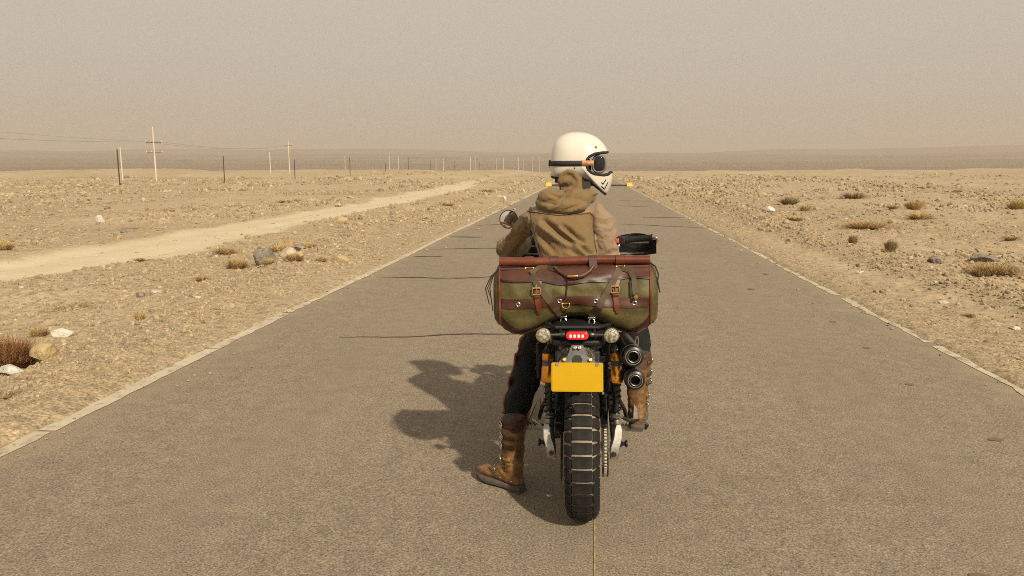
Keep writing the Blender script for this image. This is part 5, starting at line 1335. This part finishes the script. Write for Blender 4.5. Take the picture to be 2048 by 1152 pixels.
def wrinkle(me):
    me.update(); nr = [v.normal.copy() for v in me.vertices]
    for v, n in zip(me.vertices, nr):
        x, y, z = v.co; d = 0.0
        if n.y < 0.35 and -.30 < x < .045 and y < .50:                     # folds across the back
            for a, b, dep, w in BACK_FOLDS:
                sd, t, L = seg_d(x, z, a, b); env = math.sin(math.pi * min(1, max(0, t))) ** 0.6 if 0 < t < 1 else 0
                if abs(sd) < 4 * w: d += -dep * env * math.exp(-(sd / w) ** 2) + dep * 0.7 * env * math.exp(-((sd + 1.9 * w) / (1.2 * w)) ** 2)
        arm = x > .035 or x < -.29 or y > .58
        if arm:
            k = mnoise.noise(Vector((x * 9, y * 9 + z * 6, z * 17 - x * 8))); d += 0.011 * (1 - abs(k) * 2.6)
            k = mnoise.noise(Vector((x * 15 + 5, y * 15, z * 30 + x * 14))); d += 0.0045 * (1 - abs(k) * 2)
        else:
            d += 0.004 * mnoise.noise(Vector((x * 9, y * 9, z * 7 + x * 6)))
        v.co = v.co + n * d
wrinkle(jm)
jm = evaluated(jm, [('SMOOTH', dict(iterations=1, factor=0.4))])
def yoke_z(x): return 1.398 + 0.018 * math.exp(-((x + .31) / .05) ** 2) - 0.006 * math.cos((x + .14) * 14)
jb = bvh_of(jm)
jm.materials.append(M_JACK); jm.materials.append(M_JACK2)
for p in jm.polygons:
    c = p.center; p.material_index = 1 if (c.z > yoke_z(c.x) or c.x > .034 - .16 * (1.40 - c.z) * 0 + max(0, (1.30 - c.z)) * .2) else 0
def on(bv, x, z, y0=-0.5, off=0.002, d=(0, 1, 0)):
    h = bv.ray_cast(Vector((x, y0, z)), Vector(d)); return None if h[0] is None else h[0] + h[1] * off * (1 if h[1].y < 0 else -1)
def seam(bv, pts, r, name, parent, mat=M_SEAM, off=0.001):
    P = []
    for (a, b) in zip(pts[:-1], pts[1:]):
        for i in range(8): t = i / 8; q = on(bv, a[0] + (b[0] - a[0]) * t, a[1] + (b[1] - a[1]) * t, off=off); P += [q] if q is not None else []
    if len(P) < 3: return None
    m = MB(); m.tube(P, r, 6); return wear(name, m.mesh(name), mat, True, parent)
jacket = wear('jacket', jm, None)
seam(jb, [(-.325, 1.405), (-.25, yoke_z(-.25)), (-.15, yoke_z(-.15)), (-.05, yoke_z(-.05)), (.01, 1.402), (.035, 1.38)], .003, 'yoke_seam', jacket)
seam(jb, [(.028, 1.385), (.026, 1.33), (.032, 1.27), (.048, 1.20)], .0025, 'armhole_seam', jacket)
seam(jb, [(-.292, 1.40), (-.268, 1.33), (-.245, 1.25), (-.232, 1.19)], .0025, 'side_seam', jacket)
# hood: heavy folds lying on the back, rim standing up against the helmet
mb = MB()
def blob(c, r, n=16, m=10):
    rings = []
    for i in range(1, m):
        t = math.pi * i / m; rings.append([Vector((c[0] + r[0] * math.sin(t) * math.cos(a), c[1] + r[1] * math.sin(t) * math.sin(a), c[2] + r[2] * math.cos(t))) for a in [2 * math.pi * k / n for k in range(n)]])
    mb.loft(rings)
blob((-.185, .412, 1.478), (.068, .060, .050)); blob((-.120, .385, 1.437), (.122, .050, .040)); blob((-.055, .425, 1.470), (.072, .058, .052)); blob((.000, .46, 1.482), (.042, .05, .040)); blob((-.21, .42, 1.45), (.055, .05, .045))
blob((-.100, .450, 1.552), (.056, .030, .056)); blob((-.080, .436, 1.52), (.045, .03, .055))
mb.tube([Vector(p) for p in ((-.150, .445, 1.555), (-.135, .438, 1.588), (-.105, .432, 1.606), (-.072, .428, 1.597), (-.050, .424, 1.565), (-.048, .418, 1.525), (-.062, .408, 1.485), (-.095, .398, 1.45), (-.135, .39, 1.43))], [.009, .011, .012, .014, .016, .018, .020, .022, .020], 12)
hm = remeshed(mb, 0.005, 6)
hm.update(); nr = [v.normal.copy() for v in hm.vertices]
HF = [((-.20, 1.430), (-.105, 1.487), .014, .009), ((-.165, 1.512), (-.078, 1.548), .022, .013), ((-.112, 1.487), (-.070, 1.535), .012, .008), ((-.235, 1.455), (-.13, 1.452), .010, .008), ((-.13, 1.41), (-.02, 1.455), .009, .008), ((-.20, 1.50), (-.13, 1.475), .007, .008)]
for v, n in zip(hm.vertices, nr):
    x, y, z = v.co; d = 0.002 * mnoise.noise(v.co * 10)
    for a, b, dep, w in HF:
        sd, t, L = seg_d(x, z, a, b)
        if 0 < t < 1 and abs(sd) < 4 * w and n.y < 0.3: e = math.sin(math.pi * t) ** .6; d += -dep * e * math.exp(-(sd / w) ** 2) + dep * .5 * e * math.exp(-((sd + 1.8 * w) / w) ** 2)
    v.co = v.co + n * d
hood = wear('hood', hm, M_JACK, True, jacket)
m = MB(); blob_mb = mb; m.loft([oval((-.085, .50, 1.44), .085, .07), oval((-.075, .545, 1.50), .075, .065), oval((-.062, .58, 1.555), .085, .08)]); wear('neck_warmer', m.mesh('neck_warmer'), M_LINING)
# drawstring with toggle at the collar front
m = MB(); m.tube([Vector((.0, .43, 1.475)), Vector((.025, .42, 1.49)), Vector((.045, .44, 1.497))], .003, 6); wear('drawstring', m.mesh('drawstring'), M_SEAM, True, jacket)

# trousers
mb = MB()
mb.loft([oval((-.09, .45, .82), .17, .13), oval((-.09, .45, .93), .165, .13), oval((-.09, .44, 1.02), .145, .12)])
limb(mb, [(-.16, .45, .88, .105), (-.235, .54, .74, .090), (-.292, .60, .60, .078), (-.318, .54, .50, .072), (-.345, .42, .42, .066), (-.366, .32, .345, .058)])
limb(mb, [(-.02, .45, .88, .105), (.10, .60, .86, .095), (.225, .74, .79, .082), (.262, .73, .72, .075), (.272, .58, .66, .068), (.268, .42, .62, .056)])
tm_ = remeshed(mb, 0.011, 6); tm_.update(); nr = [v.normal.copy() for v in tm_.vertices]
for v, n in zip(tm_.vertices, nr):
    k = mnoise.noise(Vector((v.co.x * 8, v.co.y * 8, v.co.z * 15))); v.co = v.co + n * (0.010 * (1 - 2.2 * abs(k)))
tb = bvh_of(tm_)
trousers = wear('trousers', tm_, M_TROU)
# rust leather strip down the outside of the left leg
P = []
for (y, z) in spline([(.46, .86), (.53, .74), (.58, .62), (.53, .51), (.42, .43), (.34, .375)], 6):
    h = tb.ray_cast(Vector((-1.0, y, z)), Vector((1, 0, 0)))
    if h[0] is not None: P.append(h[0] + Vector((-0.001, 0, 0)))
m = MB(); m.tube(P, [.007 + .003 * math.sin(i * 1.1) for i in range(len(P))], 8, sx=1.0, sy=1.5); wear('side_strip', m.mesh('side_strip'), M_TRIM, True, trousers)
for (y, z) in ((.585, .60), (.50, .49)):
    h = tb.ray_cast(Vector((-1.0, y, z)), Vector((1, 0, 0)))
    if h[0] is not None: m = MB(); m.box(h[0] + Vector((-.004, -.01, 0)), (.014, .045, .06), (R(25), 0, 0)); wear('knee_patch', evaluated(m.mesh('p'), [('BEVEL', dict(width=.009, segments=2))]), M_TRIM, True, trousers)

# boots
def make_boot(name, heel, toe_dir, mirror, lean, label):
    td = Vector((toe_dir[0], toe_dir[1], 0)).normalized(); sd = Vector((-td.y, td.x, 0)) * (-1 if mirror else 1); hv = Vector(heel)
    def W(p): return hv + td * p[0] + sd * p[1] + Vector((0, 0, p[2]))
    mb = MB()
    def ov(cx, cz, hx, hy, cy=0): return [W((cx + hx * math.cos(a), cy + hy * math.sin(a), cz)) for a in [2 * math.pi * i / 24 for i in range(24)]]
    lx, ly = lean
    sh = []
    for (z, hx, hy) in ((.385, .060, .060), (.34, .060, .060), (.28, .058, .058), (.20, .055, .053), (.13, .056, .046), (.08, .058, .041), (.035, .056, .04)):
        q = max(0, z - .1) / .28; sh.append(ov(.052 + lx * q, z, hx, hy, ly * q))
    if mirror: sh = [list(reversed(r)) for r in sh]
    mb.loft(sh)
    rings = []
    for (x, zt, hw) in ((-.004, .07, .028), (.03, .10, .038), (.08, .125, .042), (.12, .115, .045), (.16, .096, .048), (.20, .082, .050), (.24, .076, .048), (.268, .066, .040), (.285, .045, .026)):
        rings.append([W((x, hw * math.copysign(abs(math.cos(a)) ** .7, math.cos(a)), .024 + (zt - .024) * .5 + (zt - .024) * .5 * math.copysign(abs(math.sin(a)) ** .8, math.sin(a)))) for a in [2 * math.pi * i / 20 for i in range(20)]])
    mb.loft(rings)
    bmh = remeshed(mb, 0.0058, 5); bmh.update(); nr = [v.normal.copy() for v in bmh.vertices]
    for v, n in zip(bmh.vertices, nr):
        k = mnoise.noise(Vector((v.co.x * 14, v.co.y * 14, v.co.z * 32))); amp = .006 if .08 < v.co.z - hv.z < .26 else .0025; v.co = v.co + n * amp * (1 - 2 * abs(k))
    bv = bvh_of(bmh)
    bmh.materials.append(M_BOOT); bmh.materials.append(M_CUFF)
    for p in bmh.polygons: p.material_index = 1 if p.center.z - hv.z > .325 + .012 * math.sin(p.center.x * 60) else 0
    boot = wear(name, bmh, None)
    out = [(-.012, .0), (-.008, .026), (.02, .038), (.07, .036), (.12, .042), (.18, .052), (.23, .051), (.27, .040), (.296, .016)]
    pol = out + [(x, -y) for x, y in reversed(out)]
    m = MB(); rings = []
    for (z, g) in ((0.0, 0), (.004, .002), (.018, .003), (.028, .001)):
        rings.append([W((x + (g if x > .1 else -g), y + math.copysign(g, y), z + max(0, x - .2) ** 2 * 2.0)) for x, y in pol])
    m.loft(rings); wear('sole', evaluated(m.mesh('sole'), [('BEVEL', dict(width=.002, segments=1))]), M_SOLE, True, boot)
    m = MB(); m.loft([[W((x, y, z)) for x, y in ((-.016, -.03), (.055, -.036), (.055, .036), (-.016, .03))] for z in (-.006, .004)]); wear('heel_block', m.mesh('heel_block'), M_SOLE, False, boot)
    # straps and buckles
    for i, (z, cx, ang, tilt) in enumerate(((.345, .052 + lx * .87, 58, 0), (.285, .052 + lx * .66, 58, 0), (.235, .05 + lx * .48, 55, 0), (.165, .055, 46, .25), (.118, .075, 38, .75))):
        P = []
        cyy = ly * max(0, z - .1) / .28
        for k in range(40):
            a = R(ang - 75) + R(150) * k / 39; dirv = (td * math.cos(a) + sd * math.sin(a) + Vector((0, 0, -tilt * math.cos(a) * .5))).normalized()
            o = W((cx, cyy, z)); h = bv.ray_cast(o + dirv * .3, -dirv)
            if h[0] is not None and (h[0] - o).length < .12: P.append(h[0] + dirv * .0015)
        if len(P) < 20: continue
        m = MB()
        rings = []
        for k, p in enumerate(P):
            o = W((cx, cyy, z)); d = (p - o); d.z *= .2; d.normalize(); u = Vector((0, 0, 1))
            rings.append([p + u * .010 - d * .001, p + u * .010 + d * .003, p - u * .010 + d * .003, p - u * .010 - d * .001])
        m.loft(rings); st_ = wear('boot_strap', m.mesh('boot_strap'), M_CUFF if i < 3 else M_BOOT, True, boot)
        a = R(ang); dirv = (td * math.cos(a) + sd * math.sin(a) + Vector((0, 0, -tilt * .4))).normalized(); o = W((cx, cyy, z)); h = bv.ray_cast(o + dirv * .3, -dirv)
        if h[0] is None: continue
        c = h[0] + dirv * .007; tx = dirv.cross(Vector((0, 0, 1))).normalized(); up = tx.cross(dirv)
        m = MB(); m.tube([c + tx * x + up * y for x, y in ((-.019, -.013), (.019, -.013), (.022, 0), (.019, .013), (-.019, .013), (-.022, 0))], .0033, 6, closed=True); m.tube([c - tx * .018, c + tx * .024 + dirv * .002], .003, 6); m.lathe([(0, .006), (.004, .005), (.005, 0)], c + tx * .003, dirv, 10)
        wear('boot_buckle', m.mesh('boot_buckle'), M_STEEL, True, boot)
    m = MB()
    for (x, z) in ((.03, .05), (.10, .055)):
        h = bv.ray_cast(W((x, .3, z)), -sd)
        if h[0] is not None: m.lathe([(0, .006), (.003, .005), (.004, 0)], h[0], sd, 10)
    if m.v: wear('boot_rivets', m.mesh('boot_rivets'), M_STEEL, True, boot)
    boot['label'] = label
    return boot
make_boot('boot', (-.318, .225, .008), (-.235, .165), False, (-.015, .01), 'left boot flat on the road, toe turned outwards')
make_boot('boot', (.262, .335, .312), (.10, 1), True, (.01, .0), 'right boot resting on the foot peg')

# gloves
def glove(wrist, fwd, palm_n, curl, thumb_side):
    w, f, n = Vector(wrist), Vector(fwd).normalized(), Vector(palm_n).normalized(); s = f.cross(n).normalized() * thumb_side
    mb = MB(); rings = []
    for (t, hw, hh) in ((-.03, .033, .028), (.0, .032, .024), (.04, .042, .022), (.08, .044, .019), (.095, .040, .014)):
        rings.append([w + f * t + s * (hw * math.cos(a)) + n * (hh * math.sin(a)) for a in [2 * math.pi * i / 16 for i in range(16)]])
    mb.loft(rings)
    for off, L in ((-.032, .060), (-.011, .074), (.011, .080), (.032, .073)):
        p = w + f * .085 + s * off; P = [p]; d = f.copy()
        for k, seg in enumerate((.45, .32, .23)):
            d = (Matrix.Rotation(curl * (1.0 if k else .6), 3, f.cross(n)) @ d).normalized(); P.append(P[-1] + d * L * seg * 1.15)
        mb.tube(P, [.0105, .0105, .0095, .0075], 8)
    p = w + f * .025 + s * .036; P = [p, p + s * .022 + f * .028 + n * .008, p + s * .024 + f * .055 + n * .022, p + s * .012 + f * .075 + n * .032]; mb.tube(P, [.013, .0125, .011, .008], 8)
    return wear('glove', remeshed(mb, .0042, 3), M_GLOVE)
glove((-.365, 1.035, 1.20), (.05, 1, .12), (0, -.1, -1), R(52), 1)
glove((.175, .725, 1.012), (.25, 1, -.35), (0, -.3, -1), R(14), -1)

# ------------------------------------------------------------------ helmet, worn facing right
HY = 0.62
OUT = [(1103, 356), (1100, 338), (1101, 320), (1103, 303), (1107, 288), (1112, 280), (1119, 273.5), (1127, 269), (1137, 265.8), (1147, 264.6), (1157, 264.5), (1167, 265.3), (1177, 267.6), (1188, 272), (1196, 277.2), (1203, 283.5), (1209, 291), (1213, 298), (1216, 306), (1219, 320), (1221.5, 332), (1223, 341), (1225, 350), (1225, 357), (1223.5, 365), (1220, 375), (1216.5, 383), (1213.5, 388.5), (1208, 386), (1200, 379), (1190, 370.5), (1180, 365), (1170, 361.5), (1160, 360), (1148, 359), (1136, 358), (1124, 357.5), (1112, 357)]
def px(p):                      # side-view outline in metres: horizontal and vertical offsets about the helmet's middle
    return ((p[0] - 1160) * 0.0026247, (326 - p[1]) * 0.00261)
HC = Vector((-0.0465, HY, 1.6465))
S2 = [px(p) for p in OUT]; HW = 0.122; C0 = (0.0, 0.005)
mb = MB(); rings = []; K = 17
for i in range(-K, K + 1):
    t = i / (K + 0.0); tt = math.sin(t * math.pi / 2) * 0.995; sc = (1 - abs(tt) ** 2.35) ** (1 / 2.35); sc = max(sc, .03)
    rings.append([HC + Vector((C0[0] + (x - C0[0]) * sc - (0.012 * (1 - sc)), HW * tt, C0[1] + (z - C0[1]) * sc)) for x, z in S2])
mb.loft(rings); shell = evaluated(mb.mesh('shell'), [('SUBSURF', dict(levels=1, render_levels=1))])
EYE = [px(p) for p in ((1172.5, 327), (1173.5, 319), (1178, 313.2), (1188, 308), (1204, 305.2), (1250, 303), (1250, 343), (1221, 343.2), (1216, 347.5), (1208, 349), (1198, 348), (1189, 346.5), (1182, 343.5), (1176, 338))]
cm = MB(); cm.prism(EYE, HC, (1, 0, 0), (0, 0, 1), .5); cme = cm.mesh('cutter')
shell.materials.clear(); shell.materials.append(M_HELM); shell.materials.append(M_FOAM); cme.materials.append(M_HELM); cme.materials.append(M_FOAM)
cme.polygons.foreach_set('material_index', np.ones(len(cme.polygons), dtype=np.int32)); shell.polygons.foreach_set('material_index', np.zeros(len(shell.polygons), dtype=np.int32))
so = bpy.data.objects.new('tmp_shell', shell); co = bpy.data.objects.new('tmp_cut', cme); COL.objects.link(so); COL.objects.link(co)
bo = so.modifiers.new('b', 'BOOLEAN'); bo.operation = 'DIFFERENCE'; bo.object = co; bo.solver = 'EXACT'
dg = bpy.context.evaluated_depsgraph_get(); dg.update(); hmesh = bpy.data.meshes.new_from_object(so.evaluated_get(dg)); bpy.data.objects.remove(so); bpy.data.objects.remove(co)
sb = bvh_of(shell)
hmesh.polygons.foreach_set('use_smooth', np.ones(len(hmesh.polygons), dtype=bool)); hmesh.set_sharp_from_angle(angle=R(40))
hmesh.polygons.foreach_set('material_index', np.array([1 if (sb.find_nearest(p.center)[3] or 0) > .0022 else 0 for p in hmesh.polygons], dtype=np.int32))
helmet = wear('helmet', hmesh, None, smooth=None); helmet['label'] = 'ivory full-face helmet with long chin bar'
def side_hit(x, z, side, off=.001):
    h = sb.ray_cast(HC + Vector((x, side * .6, z)), Vector((0, -side, 0))); return None if h[0] is None else h[0] + Vector((0, side * off, 0))
def h_wear(name, m, mat, smooth=True): return wear(name, m.mesh(name), mat, smooth, helmet)
def dense(poly, n=6):
    out = []
    for a, b in zip(poly[:-1], poly[1:]):
        for i in range(n): t = i / n; out.append((a[0] + (b[0] - a[0]) * t, a[1] + (b[1] - a[1]) * t))
    return out + [poly[-1]]
# rubber trims round the eye port and the lower rim
for side in (-1, 1):
    loop = dense([EYE[4], EYE[3], EYE[2], EYE[1], EYE[0], EYE[13], EYE[12], EYE[11], EYE[10], EYE[9], EYE[8], EYE[7]]); P = [side_hit(x, z, side, .0) for x, z in [(px((1214, 304.4)))] + loop + [px((1222.5, 343.4))]]
    P = [p for p in P if p is not None]; m = MB(); m.tube(P, .0062, 8); h_wear('eye_port_trim', m, M_FOAM)
    low = dense([px(p) for p in ((1106, 353), (1118, 354), (1135, 355), (1150, 356), (1162, 357.5), (1172, 359.5), (1181, 363.5), (1190, 369), (1199, 376), (1206, 382), (1211, 386))]); P = [side_hit(x, z, side, -.001) for x, z in low]
    P = [p for p in P if p is not None]; m = MB(); m.tube(P, .0075, 8); h_wear('rim_trim', m, M_FOAM)
m = MB(); m.loft([oval(HC + Vector((-.02, 0, -.10)), .11, .095, p=.9), oval(HC + Vector((-.03, 0, -.07)), .10, .09, p=.9)]); h_wear('neck_roll', m, M_FOAM)
# goggle strap, leather patch, buckle tab
def strap_band(a0, a1, zc, h, off, th, n, lo=None):
    rings = []
    for i in range(n + 1):
        a = a0 + (a1 - a0) * i / n; d = Vector((math.cos(a), math.sin(a), 0)); ring = []
        zz_ = zc(a) if callable(zc) else zc
        for dz in (-h / 2, h / 2):
            o = HC + Vector((-.01, 0, zz_ + dz)); hh = sb.ray_cast(o + d * .5, -d)
            if hh[0] is None: break
            ring.append(hh[0])
        if len(ring) < 2: continue
        lo_, hi_ = ring; rings.append([lo_ + d * off, hi_ + d * off, hi_ + d * (off + th), lo_ + d * (off + th)])
    m = MB(); m.loft(rings); return m
az = lambda a: -.0005 + .001 * math.cos(a)
m = strap_band(R(80), R(280), az, .026, .001, .003, 60); h_wear('goggle_strap', m, M_STRAP)
h_wear('strap_patch', strap_band(R(279), R(305), 0.001, .025, .003, .003, 16), M_PATCH)
h_wear('strap_patch', strap_band(R(55), R(81), 0.001, .025, .003, .003, 16), M_PATCH)
h_wear('strap_clip', strap_band(R(172), R(190), 0.002, .030, .004, .004, 6), M_FOAM)
h_wear('rear_strip', strap_band(R(176), R(184), -.040, .060, .0008, .003, 4), M_FOAM)
# goggles
gc = HC + Vector(( (1198 - 1160) * .0026247, 0, (326 - 327.5) * .00261))
def gog(hw, hh, n=32, p=.72): return [(hw * math.copysign(abs(math.cos(a)) ** p, math.cos(a)), hh * math.copysign(abs(math.sin(a)) ** p, math.sin(a))) for a in [2 * math.pi * i / n for i in range(n)]]
m = MB(); rings = []
for i in range(-8, 9):
    t = i / 8; sc = (1 - abs(t) ** 3.0 * .25); rings.append([gc + Vector((x * sc - .012 * abs(t) ** 2, .084 * t, z * sc)) for x, z in gog(.034, .0465)])
m.loft(rings); h_wear('goggle_body', m, M_FOAM)
for side in (-1, 1):
    m = MB(); ring = gog(.0315, .0405); m.tube([gc + Vector((x + .005 - .007, side * (.083 - .10 * max(0, x) * .8), z)) for x, z in ring], .0058, 8, closed=True); h_wear('goggle_rim', m, M_GFRAME)
    m = MB(); m.loft([[gc + Vector((x * k + .005 - .007, side * (.083 - .10 * max(0, x * k) * .8 + d), z * k)) for x, z in ring] for k, d in ((1.0, 0.0), (.8, .003), (.45, .005), (.02, .006))]); h_wear('goggle_lens', m, M_GLENS)
# screws and the maker's mark on the chin bar
for p in ((1190, 296), (1150.5, 335)):
    for side in (-1, 1):
        q = side_hit(*px(p), side, 0)
        m = MB(); m.lathe([(0, .0072 if p[0] > 1180 else .004), (.0015, .006 if p[0] > 1180 else .0035), (.002, 0)], q, (0, side, 0), 14); h_wear('helmet_screw', m, M_DARKMET)
for side in (-1, 1):
    for stroke in (((1202.5, 363), (1205.5, 366.5), (1211, 357.5)), ((1202.5, 370.5), (1209, 376), (1215, 363))):
        P = [side_hit(*px(q), side, .0006) for q in dense(stroke, 5)]; P = [q for q in P if q is not None]
        m = MB(); m.tube(P, .003, 6); h_wear('chin_mark', m, M_STRAP)
